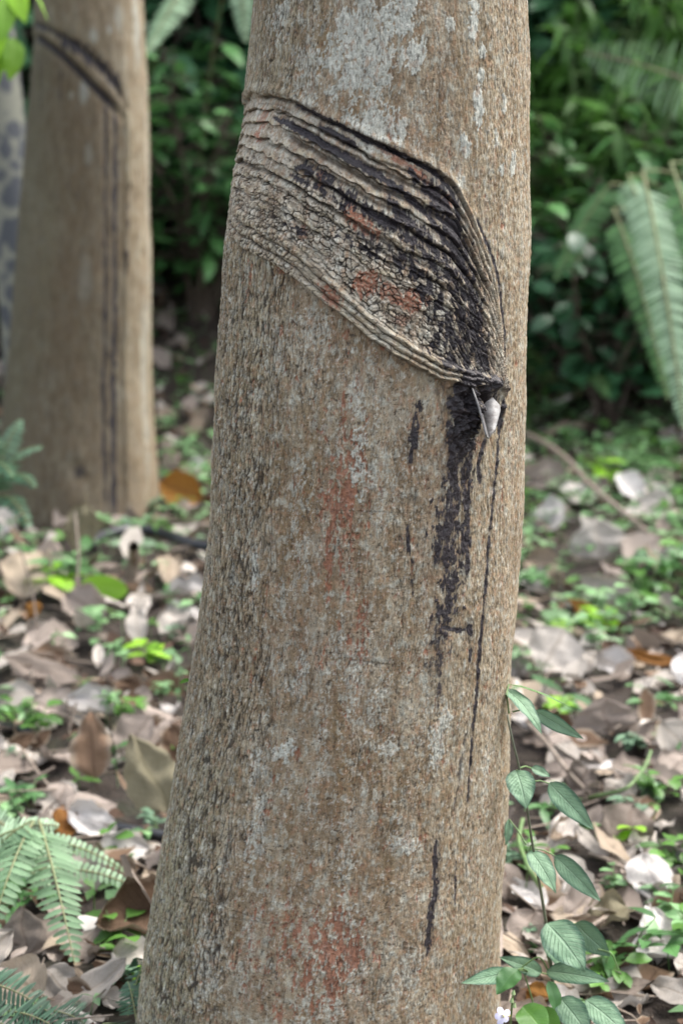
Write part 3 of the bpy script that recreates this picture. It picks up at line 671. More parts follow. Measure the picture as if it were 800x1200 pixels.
# ------------------------------------------------------------------ ground
def build_ground():
    def ax(lo, a, b, hi, st, n):
        k = np.linspace(0, 1, n)**2.2
        return np.concatenate([(a-(a-lo)*k)[::-1][:-1], np.arange(a, b, st), b+(hi-b)*k])
    xs = ax(-120, -2.2, 2.2, 120, .022, 40); ys = ax(-60, 1.0, 8.0, 160, .022, 40)
    X, Y = np.meshgrid(xs, ys); Zv = G(X, Y)
    near = ss(9, 6, Y)*ss(.3, 1, Y)*ss(4, 3, np.abs(X))
    Zv = Zv+near*(.010*vn(X/.05, Y/.05, 201)+.006*vn(X/.02, Y/.02, 202))-.004
    nr, nc = X.shape
    i = np.arange(nr-1)[:, None]*nc; j = np.arange(nc-1)[None, :]
    Fq = np.stack([i+j, i+j+1, i+nc+j+1, i+nc+j], -1).reshape(-1, 4)
    T = NT('dark_forest_soil'); tc = T.n('ShaderNodeTexCoord'); n1 = T.noise(6, 5, tc.outputs['Object'], .65); n2 = T.noise(60, 5, tc.outputs['Object'], .7); n3 = T.noise(260, 3, tc.outputs['Object'], .7)
    c = T.ramp(n2, [(.3, (.018, .012, .009)), (.5, (.032, .022, .015)), (.66, (.07, .05, .037)), (.8, (.13, .10, .08))])
    c = T.mix(T.remap(n1, .5, .68, 0, .5), c, (.03, .045, .015))
    c = T.mix(T.remap(n3, .62, .72, 0, .6), c, (.22, .18, .15))
    b = T.n('ShaderNodeBsdfPrincipled'); T.l(c, b.inputs['Base Color']); b.inputs['Roughness'].default_value = .85
    bm = T.n('ShaderNodeBump'); bm.inputs['Strength'].default_value = .8; bm.inputs['Distance'].default_value = .01
    T.l(T.math('ADD', n2, n3), bm.inputs['Height']); T.l(bm.outputs[0], b.inputs['Normal']); T.l(b.outputs[0], T.out.inputs[0])
    o = link('ground', mesh_from('ground', np.stack([X, Y, Zv], -1).reshape(-1, 3), Fq, T.m)); tag(o, kind='structure')
build_ground()

# ------------------------------------------------------------------ dry leaves
dry_protos = []
for k in range(14):
    mb = MB(); r = random.Random(k)
    mb.leaf(Matrix.Translation((0, -.5, 0)), 1, [.56, .62, .48, .7, .52, .6, .45, .66, .58, .5, .64, .42, .55, .6][k], 18, 10, a=[.6, .5, .7, .55][k % 4], b=[.95, .75, 1.15][k % 3],
            fold=r.uniform(-.1, .45), bend=r.uniform(-1.0, 1.2), wave=r.uniform(.03, .09), crump=r.uniform(.10, .24), roll=r.choice([0, .5, .9, 1.3, 1.7]), var=r.random(), seed=k*3+1, serr=.012)
    mb.tube([(0, -.5, 0), (0, -.6, -.01), (.015, -.7, -.03)], [.008, .007, .005], 5)
    dry_protos.append(mb.mesh('dry_leaf', M['dry_tan']))
def put_leaf(px_, py_, ln, wd, ang, tilt, mat, proto=None, name='dry_leaf', roll=None, rise=0.0):
    """a leaf seen about (px,py), ln x wd photo pixels if faced squarely, raised by tilt degrees towards the viewer"""
    tl = math.radians(tilt); a = math.radians(ang)
    p = on_ground(px_, py_); dep = (p-CAM)@FW
    L = ln*dep/F; Wd = wd*dep/F
    lift = .5*max(L*abs(math.cos(a)), Wd*abs(math.sin(a)))*math.sin(tl)*.9+.010+rise
    p = on_ground(px_, py_, lift); dep = (p-CAM)@FW; L = ln*dep/F; Wd = wd*dep/F
    k = proto if proto is not None else random.randrange(len(dry_protos))
    me = dry_protos[k]
    wp = max(v.co.x for v in me.vertices)-min(v.co.x for v in me.vertices)
    o = link(name, me)
    R = Matrix.Rotation(tl, 4, 'X') @ Matrix.Rotation(a, 4, 'Z') @ Matrix.Rotation(math.radians(roll if roll is not None else random.uniform(-15, 15)), 4, 'Y')
    o.matrix_basis = Matrix.Translation(Vector(p)) @ R @ Matrix.Diagonal((Wd/wp, L*.9, (L+Wd)*.5, 1))
    o.material_slots[0].link = 'OBJECT'; o.material_slots[0].material = M[mat]
    return o
D_GROUP = 'large fallen leaves'
heroes = [
 (36, 665, 84, 66, -12, 58, 'dry_tan', 1, 'broad pale tan leaf propped upright at the far left below the back tree'),
 (95, 628, 84, 40, 172, 72, 'dry_khaki', 8, 'khaki leaf standing upright against the foot of the back tree'),
 (84, 588, 62, 26, 70, 45, 'dry_greyrose', 5, 'pinkish curled leaf lodged low on the back tree'),
 (96, 706, 86, 46, 48, 40, 'dry_greyrose', 0, 'grey-rose leaf lying just left of the bright green fallen leaf'),
 (72, 745, 70, 50, -60, 42, 'dry_greyrose', 2, 'dull grey-pink leaf below the grey-rose one on the left'),
 (45, 790, 110, 40, 84, 25, 'dry_greyrose', 4, 'long flat grey-brown leaf near the left edge above the upper hose end'),
 (12, 812, 70, 36, 85, 28, 'dry_pale', 6, 'wide pale grey leaf at the left edge just above the hose'),
 (104, 822, 74, 40, 78, 38, 'dry_white', 3, 'almost white flat leaf left of the front trunk'),
 (106, 872, 88, 58, 8, 74, 'dry_brown', 12, 'brown ribbed leaf standing on edge between the two ends of the hose'),
 (176, 905, 112, 70, 28, 60, 'dry_khaki', 9, 'large tan leaf leaning beside the front trunk above the lower hose'),
 (160, 862, 66, 50, -35, 55, 'dry_greyrose', 10, 'grey-pink leaf peeking out behind the large tan leaf'),
 (204, 872, 60, 44, 20, 62, 'dry_brown', 13, 'dark brown leaf touching the front trunk behind the large tan leaf'),
 (160, 1075, 128, 72, 118, 38, 'dry_brown', 7, 'large flat brown leaf behind the fern frond'),
 (18, 1148, 84, 74, 62, 50, 'dry_tan', 1, 'speckled tan leaf in the bottom left corner'),
 (78, 1160, 70, 34, 80, 35, 'dry_brown', 6, 'small rolled brown leaf under the tip of the green fern frond'),
 (112, 1160, 118, 46, -63, 30, 'dry_pale', 4, 'curled leaf with a cream edge at the bottom beside the front trunk'),
 (28, 1090, 64, 54, 10, 50, 'dry_greyrose', 9, 'dusky rose leaf at the left edge behind the fern'),
 (98, 948, 56, 26, 75, 30, 'dry_tan', 2, 'narrow tan leaf above the pale fern'),
 (188, 803, 70, 36, 64, 35, 'dry_brown', 0, 'brown leaf left of the front trunk level with the white leaf'),
 (160, 728, 62, 26, 8, 55, 'dry_pale', 6, 'narrow pale leaf pointing upward right of the bright green leaf'),
 (208, 690, 72, 34, 80, 25, 'dry_white', 5, 'white flat leaf close to the front trunk right of the bright green leaf'),
 (218, 722, 52, 40, -70, 30, 'dry_white', 3, 'second white leaf touching the edge of the front trunk'),
 (150, 690, 66, 22, 82, 20, 'dry_brown', 11, 'slim brown leaf behind the bright green leaf'),
 (212, 575, 60, 44, 70, 60, 'dry_orange', 10, 'rusty orange leaf between the two tapped trunks'),
 (236, 487, 28, 26, 40, 50, 'dry_greyrose', 0, 'small grey-pink leaf farthest back between the two trunks'),
 (226, 545, 40, 22, 80, 30, 'dry_white', 2, 'small white leaf above the rusty orange leaf'),
 (190, 622, 50, 18, -75, 25, 'dry_pale', 6, 'pale leaf lying along the upper hose'),
 (30, 870, 50, 22, -50, 30, 'dry_brown', 3, 'brown leaf just under the upper end of the hose'),
 (634, 600, 62, 50, 72, 40, 'dry_white', 8, 'bright white leaf right of the front trunk, highest white one'),
 (634, 556, 62, 46, 80, 50, 'dry_greyrose', 1, 'grey-rose leaf at the foot of the bank right of the front trunk'),
 (676, 575, 54, 36, 60, 48, 'dry_pale', 12, 'pale leaf between weeds below the dead branch'),
 (700, 630, 54, 70, 6, 62, 'dry_pale', 9, 'pale pinkish pointed leaf standing up in the middle of the right ground'),
 (766, 590, 46, 40, 78, 55, 'dry_pale', 13, 'rounded pink-grey leaf near the right edge below the ferns'),
 (620, 677, 48, 26, 78, 30, 'dry_white', 5, 'small white leaf against the right edge of the front trunk'),
 (712, 702, 92, 46, 52, 35, 'dry_pale', 7, 'long pale leaf slanting above the dark curled leaf'),
 (692, 722, 86, 22, 66, 25, 'dry_orange', 4, 'narrow orange-brown leaf lying across the right ground'),
 (648, 762, 66, 66, -30, 55, 'dry_pale', 10, 'broad grey-white leaf right of the front trunk'),
 (706, 748, 66, 30, -70, 30, 'dry_pale', 2, 'pale curled leaf left of the large dark curled leaf'),
 (716, 775, 58, 38, 60, 40, 'dry_white', 0, 'whitish crumpled leaf in front of the dark curled leaf'),
 (770, 790, 116, 40, 86, 12, 'dry_dark', 8, 'large dark curled leaf with rusty upper rim at the right edge'),
 (762, 776, 110, 18, 86, 35, 'dry_orange', 4, 'rusty leaf lying on top of the dark curled leaf'),
 (708, 838, 48, 76, 5, 66, 'dry_greyrose', 9, 'square grey-rose leaf standing above the vine leaves'),
 (672, 868, 90, 50, 50, 30, 'dry_greyrose', 12, 'large dull leaf behind the upper vine leaves'),
 (735, 965, 74, 66, -20, 36, 'dry_greyrose', 3, 'pinkish brown leaf near the right edge at the height of the middle vine leaves'),
 (785, 1158, 70, 34, 58, 36, 'dry_pale', 6, 'cream leaf at the right edge in the bottom corner'),
 (745, 1025, 60, 44, 40, 28, 'dry_greyrose', 11, 'dull rose leaf in front of the patch of bare soil'),
 (785, 652, 50, 26, 75, 30, 'dry_white', 3, 'white leaf at the right edge below the rounded one'),
 (790, 692, 46, 22, 80, 30, 'dry_pale', 5, 'small pale leaf at the right edge beside weeds'),
 (650, 935, 52, 34, 60, 25, 'dry_pale', 1, 'pale leaf glimpsed behind the middle vine leaves'),
 (740, 900, 60, 40, -50, 35, 'dry_greyrose', 0, 'grey leaf right of the vine below the square standing leaf'),
 (610, 985, 44, 34, 30, 25, 'dry_white', 2, 'whitish leaf tucked by the trunk behind the vine stem'),
 (720, 1120, 62, 30, 70, 25, 'dry_brown', 3, 'brown leaf right of the lowest vine leaves'),
 (655, 850, 50, 26, 40, 35, 'dry_brown', 7, 'brown leaf right beside the trunk behind the top vine leaves'),
 (790, 745, 40, 24, 70, 30, 'dry_tan', 11, 'tan leaf at the right edge above the dark curled leaf'),
]
for x, y, ln, wd, an, ti, mt, pr, lb in heroes:
    o = put_leaf(x, y, ln, wd, an, ti, mt, pr); tag(o, lb, 'leaf', D_GROUP)
# fresh fallen leaves
green_proto = []
for k, (w, b) in enumerate(((.5, .45), (.34, .8))):
    mb = MB(); mb.leaf(Matrix.Translation((0, -.5, 0)), 1, w, 14, 8, a=.5, b=b, fold=.12, bend=.25, wave=.02, var=.5, seed=k+60)
    green_proto.append(mb.mesh('fallen_leaf', M['lime']))
dry_protos += green_proto
for x, y, ln, wd, an, ti, mt, pr, lb in [
    (122, 689, 62, 30, 82, 62, 'lime', 14, 'bright lime green fallen leaf left of the front trunk'),
    (652, 722, 44, 22, 66, 40, 'pale_herb', 15, 'grey-green leaf lying right of the trunk above the broad grey-white leaf'),
    (640, 802, 52, 14, 48, 40, 'pale_herb', 15, 'slender pale green leaf right of the trunk above the vine'),
    (672, 822, 48, 24, 70, 40, 'mid_green', 15, 'mid green leaf under the slender pale one'),
    (656, 736, 44, 22, -70, 35, 'lime', 14, 'lime leaf right of the trunk by the broad grey-white leaf'),
    (152, 635, 70, 16, 84, 30, 'fern_pale', 15, 'slender cream-green leaf across the foot of the back tree')]:
    o = put_leaf(x, y, ln, wd, an, ti, mt, pr, 'fallen_leaf'); tag(o, lb, 'leaf', 'fresh fallen leaves')

def free_px():
    """a random spot of the ground seen left or right of the front trunk"""
    while True:
        y = random.uniform(470, 1195)
        if random.random() < .45:
            xr = np.interp(y, [470, 1195], [245, 165]); x = random.uniform(-60, xr)
            if y < 600 and x < 185: continue
        else:
            x = random.uniform(np.interp(y, [470, 1195], [610, 590]), 860)
            if y < 530: continue
        if any(abs(x-a) < 34 and -30 < y-b < 46 for a, b in CLEAR): continue
        return x, y
CLEAR = ((122, 689), (36, 665), (95, 628), (176, 905), (104, 822), (106, 872), (775, 790), (700, 630), (648, 762), (708, 838), (785, 1158), (160, 1075), (18, 1148), (212, 575), (634, 600), (60, 1000), (80, 1080))
zone_name = lambda x, y: ('beside the back tree' if y < 660 else 'between the back tree and the hose' if y < 860 else 'around the fern in the lower left') if x < 300 else ('at the foot of the bank on the right' if y < 680 else 'right of the trunk level with the dark curled leaf' if y < 860 else 'around the vine in the lower right')
cname = {'dry_pale': 'pale', 'dry_tan': 'tan', 'dry_greyrose': 'greyish', 'dry_brown': 'brown', 'dry_dark': 'dark brown', 'dry_white': 'white', 'dry_orange': 'rusty', 'dry_khaki': 'khaki'}
for k in range(235):
    x, y = free_px()
    ws = [4.5, 2, 4, 2, 1.5, 1.2, .4, 1] if x < 400 else [6, 2, 4, 1.2, .7, 2.2, .4, 1]
    mt = random.choices(['dry_pale', 'dry_tan', 'dry_greyrose', 'dry_brown', 'dry_dark', 'dry_white', 'dry_orange', 'dry_khaki'], ws)[0]
    sz = random.uniform(34, 78)*np.interp(y, [480, 1200], [.65, 1.2])
    o = put_leaf(x, y, sz, sz*random.uniform(.4, .8), random.uniform(-180, 180), random.choice((6, 12, 18, 24, 30, 45)), mt, random.randrange(14))
    z = zone_name(x, y); tag(o, 'small %s dead leaf %s' % (cname[mt], z), 'leaf', 'small %s leaves %s' % (cname[mt], z))

# litter that nobody could count
def litter():
    specs = [('dry_dark', 2600, .012, .035), ('dry_brown', 1400, .014, .07), ('dry_greyrose', 1700, .018, .085), ('dry_pale', 1700, .015, .08), ('dry_tan', 1000, .015, .075)]
    for q, (mt, n, a, b) in enumerate(specs):
        mb = MB(); r = random.Random(q+40)
        for k in range(n):
            x = r.uniform(-2.3, 2.3); y = 1.5+r.random()**1.15*5.2
            if math.hypot(x-TR.cx[8], y-1.92) < .2 or math.hypot(x-TB.cx[8], y-4.25) < .19: continue
            L = r.uniform(a, b)*1.2; z = float(0)+.004+r.random()*.02
            mb.leaf(frame((x, y, z), r.uniform(0, 6.28), r.uniform(-.5, .6), r.uniform(-.6, .6)), L, L*r.uniform(.2, .8), 4, 2, a=r.uniform(.3, 1.), b=r.uniform(.4, 1.3), fold=r.uniform(-.3, .5), bend=r.uniform(-1, 1.2), crump=.2, var=r.random(), seed=k)
        V = np.concatenate(mb.V)
        # sit on the terrain
        V[:, 2] += G(V[:, 0], V[:, 1]); mb.V = [V]; mb.B = [np.concatenate(mb.B)]; mb.F = [np.concatenate(mb.F)]
        o = mb.build('leaf_litter', M[mt]); tag(o, 'crumbled %s leaf fragments covering the soil' % cname[mt], 'leaf litter', kind='stuff')
    mb = MB(); r = random.Random(77)
    for k in range(1700):
        x = r.uniform(-2.2, 2.2); y = 1.5+r.random()**1.5*4.4; L = r.uniform(.03, .18); a = r.uniform(0, 6.28); z = float(G(x, y))+r.uniform(.004, .03)
        d = np.array([math.cos(a), math.sin(a), r.uniform(-.12, .25)]); w = np.array([-d[1], d[0], .3])*L*r.uniform(-.15, .15)
        if math.hypot(x-TR.cx[8], y-1.92) < .2: continue
        mb.tube([(x, y, z)-d*L/2, (x, y, z)+w, (x, y, z)+d*L/2], [.0012, .0015, .0009], 4)
    o = mb.build('twig_litter', M['twig']); tag(o, 'thin dry twigs scattered over the forest floor', 'twigs', kind='stuff')
litter()

# ------------------------------------------------------------------ hose
def tube_thing(name, pts, rad, mat, label, cat, k=8, group=None, n=40):
    P = np.array(pts, float); t = np.concatenate([[0], np.cumsum(np.linalg.norm(np.diff(P, axis=0), axis=1))]); q = np.linspace(0, t[-1], n)
    out = np.stack([np.interp(q, t, P[:, i]) for i in range(3)], -1)
    for _ in range(6): out[1:-1] = (out[:-2]+2*out[1:-1]+out[2:])/4
    mb = MB(); base = out[0].copy(); r = np.linspace(rad, rad if not isinstance(rad, tuple) else rad, n) if not isinstance(rad, tuple) else np.linspace(rad[0], rad[1], n)
    mb.tube(out-base, r, k); o = mb.build(name, mat); o.location = base
    return tag(o, label, cat, group)
tube_thing('hose', [on_ground(x, y, .012) for x, y in ((-160, 838), (-60, 850), (0, 853), (40, 855)) ] + [on_ground(x, y, l) for x, y, l in ((55, 862, .0), (70, 885, -.022), (105, 945, -.022), (122, 965, .0))] + [on_ground(x, y, .009) for x, y in ((140, 972), (165, 976), (200, 982), (300, 985), (420, 960))], .0085, M['hose'], 'black hose crossing the ground from the left edge to behind the front trunk', 'hose', group='black watering hoses', n=70)
tube_thing('hose', [on_ground(x, y, .03) for x, y in ((104, 640), (118, 627), (150, 619), (185, 622), (215, 634), (245, 642), (330, 650), (480, 640))], .011, M['hose'], 'black hose curving past the foot of the back tree', 'hose', group='black watering hoses', n=60)

# ------------------------------------------------------------------ sticks, branches
def stick(pts, rad, mat, label, name='twig', lift=.01): return tube_thing(name, [on_ground(x, y, l) for x, y, l in pts], rad, M[mat], label, 'twig', 6, 'loose twigs and stems', 24)
stick([(606, 505, .03), (640, 520, .06), (672, 545, .10), (692, 575, .10), (735, 600, .05), (770, 635, .01)], (.009, .005), 'twig', 'bent dead branch lying at the foot of the bank right of the front trunk', 'dead_branch')
stick([(605, 835, .02), (640, 870, .05), (668, 910, .03), (690, 930, .01)], (.004, .003), 'twig', 'thin pale twig slanting behind the upper vine leaves')
stick([(20, 870, .01), (45, 905, .03), (70, 938, .01)], (.003, .002), 'twig', 'thin twig slanting under the hose at the far left')
stick([(8, 925, .02), (35, 915, .05), (64, 899, .05)], (.0025, .002), 'twig_dark', 'thin reddish twig at the left below the hose')
stick([(96, 800, .01), (82, 852, .06), (80, 870, .12), (79, 820, .16)], (.002, .0012), 'twig_dark', 'thin dark upright stalk in front of the white leaf')
stick([(96, 730, .0), (90, 690, .04), (93, 650, .10), (88, 600, .16)], (.004, .002), 'twig', 'grey stalk standing in front of the khaki leaf')
stick([(46, 760, .0), (40, 700, .05), (28, 655, .10), (22, 632, .13)], (.003, .0015), 'twig_dark', 'dark stalk crossing the broad tan leaf')
stick([(150, 690, .0), (158, 655, .06), (157, 640, .12)], (.013, .010), 'twig', 'short broken upright stub right of the upright khaki leaf')
stick([(690, 1000, .01), (720, 1010, .03), (765, 1040, .01)], (.003, .002), 'twig', 'long thin twig right of the vine over bare soil')
stick([(660, 1110, .01), (700, 1080, .03), (730, 1062, .01)], (.0035, .002), 'twig', 'pale stem lying right of the lowest vine leaves')
stick([(690, 935, .0), (735, 925, .04), (755, 900, .05), (762, 880, .06)], (.003, .002), 'stem_green', 'green curved stem near the right edge', 'plant_stem')
stick([(640, 1050, .01), (620, 1020, .05), (606, 985, .05), (612, 960, .05)], (.0035, .0025), 'stem_green', 'curled pale green stem behind the vine near the trunk', 'plant_stem')

# ------------------------------------------------------------------ ferns
def frond(parent, base, tip, width, npin, mat, rmat, sag=.12, droop=.2, pw=.16, seed=0, side=None, shape='sword', up=None, curlp=.35, a=.35, b=.5, stalk=False, gap=.74):
    """one frond from base to tip; pinnae lie in the plane across `side`"""
    r = random.Random(seed); base = np.array(base, float); tip = np.array(tip, float)
    d = tip-base; L = np.linalg.norm(d); t = np.linspace(0, 1, 26)
    up = np.array([0, 0, 1.]) if up is None else np.array(up, float)
    pts = base[None]+d[None]*t[:, None]+up[None]*(sag*L*4*t*(1-t))[:, None]
    tan = np.gradient(pts, axis=0); tan /= np.linalg.norm(tan, axis=1)[:, None]
    side = np.cross(d/L, np.array([0, -.35, 1.])) if side is None else np.array(side, float)
    side /= np.linalg.norm(side)
    mb = MB(); pwid = min(width*pw, .0001+gap*L*.89/npin)
    for k in range(npin):
        v = .10+.89*(k+.5)/npin
        p = np.array([np.interp(v, t, pts[:, i]) for i in range(3)]); tg = np.array([np.interp(v, t, tan[:, i]) for i in range(3)]); tg /= np.linalg.norm(tg)
        ln = width/2*({'sword': min(1, (1-v)**.55*1.25)*(.72+.28*min(1, v*4)), 'tri': (1-v)**.9*1.05+.04}[shape])
        for sg in (-1, 1):
            dirv = side*sg*math.cos(.28)+tg*math.sin(.28)+np.array([0, 0, -1])*droop*r.uniform(.6, 1.4); dirv += np.array([r.gauss(0, .05) for _ in range(3)]); dirv /= np.linalg.norm(dirv)
            nrm = np.cross(dirv, tg)*sg*-1; 
            if nrm[2] < 0 and abs(nrm[2]) > .2: nrm = -nrm
            nrm /= np.linalg.norm(nrm)+1e-9; xx = np.cross(dirv, nrm)
            M4 = np.eye(4); M4[:3, 0] = xx; M4[:3, 1] = dirv; M4[:3, 2] = nrm; M4[:3, 3] = p
            mb.leaf(M4, ln*r.uniform(.92, 1.06), pwid*r.uniform(.9, 1.1), 6, 2, a=a, b=b, fold=.18, bend=curlp*r.uniform(.3, 1.5), var=r.random(), seed=k, serr=.05)
    f = mb.build('frond', mat, parent)
    rb = MB()
    if stalk:
        q_ = np.linspace(0, 1, 16)[:, None]; c_ = base*.62+np.array([0, 0, .22*np.linalg.norm(base)]); rb.tube((1-q_)**2*np.zeros(3)+2*q_*(1-q_)*c_+q_*q_*base, 0.0024, 5)
    rb.tube(pts, np.linspace(L*.006+.0008, L*.0015+.0004, 26), 5); rb.build('rachis', rmat, f)
    return f
def fern(loc, label, group=None):
    e = empty('fern', loc); tag(e, label, 'fern', group or 'ferns on the ground'); return e
def W2(loc, p): return np.array(p)-np.array(loc)
# foreground fern, lower left
fl = on_ground(40, 1020, 0); fe = fern(fl, 'green fern with one large frond drooping over brown leaves in the lower left')
g_ = lambda x, y, l: W2(fl, on_ground(x, y, l))
frond(fe, g_(46, 962, .14), g_(88, 1130, .02), .076, 22, M['fern'], M['rachis'], sag=.05, droop=.06, pw=.17, seed=1, side=(1, -.12, .05), curlp=.3)
frond(fe, g_(38, 962, .145), g_(-40, 1040, .06), .065, 16, M['fern'], M['rachis'], sag=.10, droop=.1, pw=.17, seed=2, side=(.7, -.6, .3))
frond(fe, g_(40, 962, .14), g_(-12, 1100, .04), .06, 16, M['fern'], M['rachis'], sag=.08, droop=.1, pw=.17, seed=12, side=(1, -.2, .1))
# small round-lobed pale fern
f2 = on_ground(10, 985, 0); fe2 = fern(f2, 'pale fern with small round leaflets spreading toward the front trunk'); g_ = lambda x, y, l: W2(f2, on_ground(x, y, l))
for k, (x0, y0, l0, x1, y1, l1, w, n) in enumerate([(20, 985, .10, 148, 1022, .04, .030, 17), (-10, 985, .12, 70, 968, .13, .04, 18), (40, 1020, .07, 178, 1050, .03, .028, 18), (-20, 1000, .1, 60, 1005, .10, .038, 18), (-40, 990, .12, 35, 1012, .09, .038, 18), (-20, 960, .12, 30, 985, .12, .038, 16), (0, 1010, .06, 60, 1040, .06, .034, 14)]):
    frond(fe2, g_(x0, y0, l0), g_(x1, y1, l1), w, n, M['fern_pale'], M['rachis'], sag=.10, droop=.1, pw=.30, seed=20+k, side=(.15, .8, .75), curlp=.2, a=.3, b=.25)
# dark fern, bottom left corner
f3 = on_ground(20, 1215, 0); fe3 = fern(f3, 'dark green finely cut fern in the bottom left corner'); g_ = lambda x, y, l: W2(f3, on_ground(x, y, l))
for k, q in enumerate([(-30, 1150, .05, 62, 1190, .03), (10, 1185, .05, 80, 1215, .03), (-30, 1190, .06, 40, 1225, .03), (60, 1185, .03, 100, 1200, .02)]):
    frond(fe3, g_(*q[:3]), g_(*q[3:]), .06, 16, M['fern_dark'], M['rachis'], sag=.10, droop=.3, pw=.17, seed=30+k, side=(.3, .6, .7))
f4 = on_ground(165, 1170, 0); fe4 = fern(f4, 'small dark curled fern at the foot of the front trunk'); g_ = lambda x, y, l: W2(f4, on_ground(x, y, l))
for k, q in enumerate([(150, 1190, .03, 172, 1125, .06), (160, 1195, .03, 150, 1150, .06), (120, 1200, .03, 165, 1212, .02), (176, 1160, .03, 160, 1122, .08)]):
    frond(fe4, g_(*q[:3]), g_(*q[3:]), .05, 14, M['fern_dark'], M['rachis'], sag=.12, droop=.35, pw=.18, seed=40+k, side=(.9, -.2, .3))
# fern beside the back tree
f5 = on_ground(-10, 610, 0); fe5 = fern(f5, 'blue-green fern tuft beside the foot of the back tree'); g_ = lambda x, y, Y: W2(f5, at_y(x, y, Y))
for k, q in enumerate([(-15, 590, 3.75, 50, 525, 3.6), (-15, 590, 3.75, 42, 572, 3.5), (-10, 590, 3.75, 25, 492, 3.8), (-15, 600, 3.75, 36, 620, 3.45), (-25, 590, 3.75, 5, 520, 3.6), (-20, 590, 3.7, 15, 560, 3.4)]):
    frond(fe5, g_(*q[:3]), g_(*q[3:]), .075, 12, M['fern_dark' if k % 2 else 'herb'], M['rachis'], sag=.14, droop=.25, pw=.2, seed=50+k)
# big arching sword ferns on the right
def big_fern(loc, label, specs, mat, rmat=None, w=.15, n=38, sag=.1, pw=.085, gap=.74):
    e = fern(loc, label, 'ferns on the bank')
    for k, (x0, y0, Y0, x1, y1, Y1) in enumerate(specs):
        sd = 60+k+int(loc[0]*100) % 37
        frond(e, W2(loc, at_y(x0, y0, Y0)), W2(loc, at_y(x1, y1, Y1)), w, n, mat[k % len(mat)] if isinstance(mat, list) else mat, rmat or M['rachis'], sag=sag, droop=.12, pw=pw, seed=sd, stalk=True, gap=gap, side=(1, -.15, .12) if abs(x1-x0) < abs(y1-y0)*1.3 else (.25, -.3, 1))
    return e
b1 = (1.5, 5.25, float(G(1.5, 5.25)))
big_fern(b1, 'large pale arching fern hanging in from the right edge', [(752, 200, 4.5, 802, 505, 4.15), (785, 190, 4.5, 850, 450, 4.2), (815, 180, 4.6, 905, 330, 4.3)], [M['fern_pale'], M['fern_mid']], w=.125, n=64, sag=.05, pw=.075)
b2 = (1.2, 5.45, float(G(1.2, 5.45)))
big_fern(b2, 'green arching fern left of the large pale one', [(718, 245, 4.75, 782, 470, 4.5), (735, 205, 4.8, 770, 330, 4.6), (715, 215, 4.8, 650, 330, 4.75)], [M['fern_mid'], M['fern_pale'], M['fern_mid']], w=.10, n=46, sag=.07)
b3 = (1.7, 5.8, float(G(1.7, 5.8)))
big_fern(b3, 'fern frond with brown stem reaching in high from the right', [(850, 115, 5.3, 684, 62, 5.0)], M['fern'], M['rachis_brown'], w=.22, n=24, sag=.03, pw=.05, gap=.52)
b4 = (-.72, 5.9, float(G(-.72, 5.9)))
big_fern(b4, 'pale fern frond above the gap left of the front trunk', [(218, -20, 5.0, 172, 62, 4.8), (235, -30, 5.1, 205, -60, 5.0)], M['fern_pale'], w=.10, n=30, sag=.02)
b5 = (-.45, 5.9, float(G(-.45, 5.9)))
big_fern(b5, 'pale fern tip hanging beside the left top of the front trunk', [(278, -60, 5.0, 288, 50, 4.9)], M['fern_pale'], w=.085, n=26, sag=.02)
# ferns all over the bank
protos = []
for q in range(4):
    e = empty('fern'); r = random.Random(200+q)
    for k in range(9):
        a = k/9*6.28+r.uniform(-.3, .3); L = r.uniform(.42, .72)
        d = np.array([math.cos(a), math.sin(a), 0]); 
        frond(e, d*.02+np.array([0, 0, .03]), d*L*.85+np.array([0, 0, L*r.uniform(.15, .5)]), r.uniform(.10, .15), 26, M[['fern_mid', 'fern', 'fern_dark', 'fern_mid'][q]], M['rachis'], sag=.22, droop=.15, pw=.09, seed=300+q*20+k, side=(-d[1], d[0], 0))
    protos.append(e)
spots = [(.62, 5.75), (.95, 6.2), (1.45, 5.5), (1.9, 6.0), (1.2, 6.7), (.7, 6.6), (1.75, 6.8), (-.75, 6.1), (-.35, 6.6), (-1.2, 6.2), (2.4, 5.9), (.3, 6.2), (-1.9, 6.0), (2.6, 6.9), (-2.5, 6.4), (.15, 7.0), (1.0, 7.3), (-1.0, 7.2)]
for k, (x, y) in enumerate(spots):
    o = protos[k] if k < 4 else copy_tree(protos[k % 4])
    y -= .42 if x > .3 else .15
    o.location = (x, y, float(G(x, y))-.01); o.rotation_euler = (0, 0, random.uniform(0, 6.28)); s_ = random.uniform(.8, 1.25); o.scale = (s_,)*3
    sd = 'right' if x > .4 else 'left'
    tag(o, 'leafy fern clump in the shade of the bank, %s of the front trunk' % sd, 'fern', 'fern clumps on the bank, %s side' % sd)

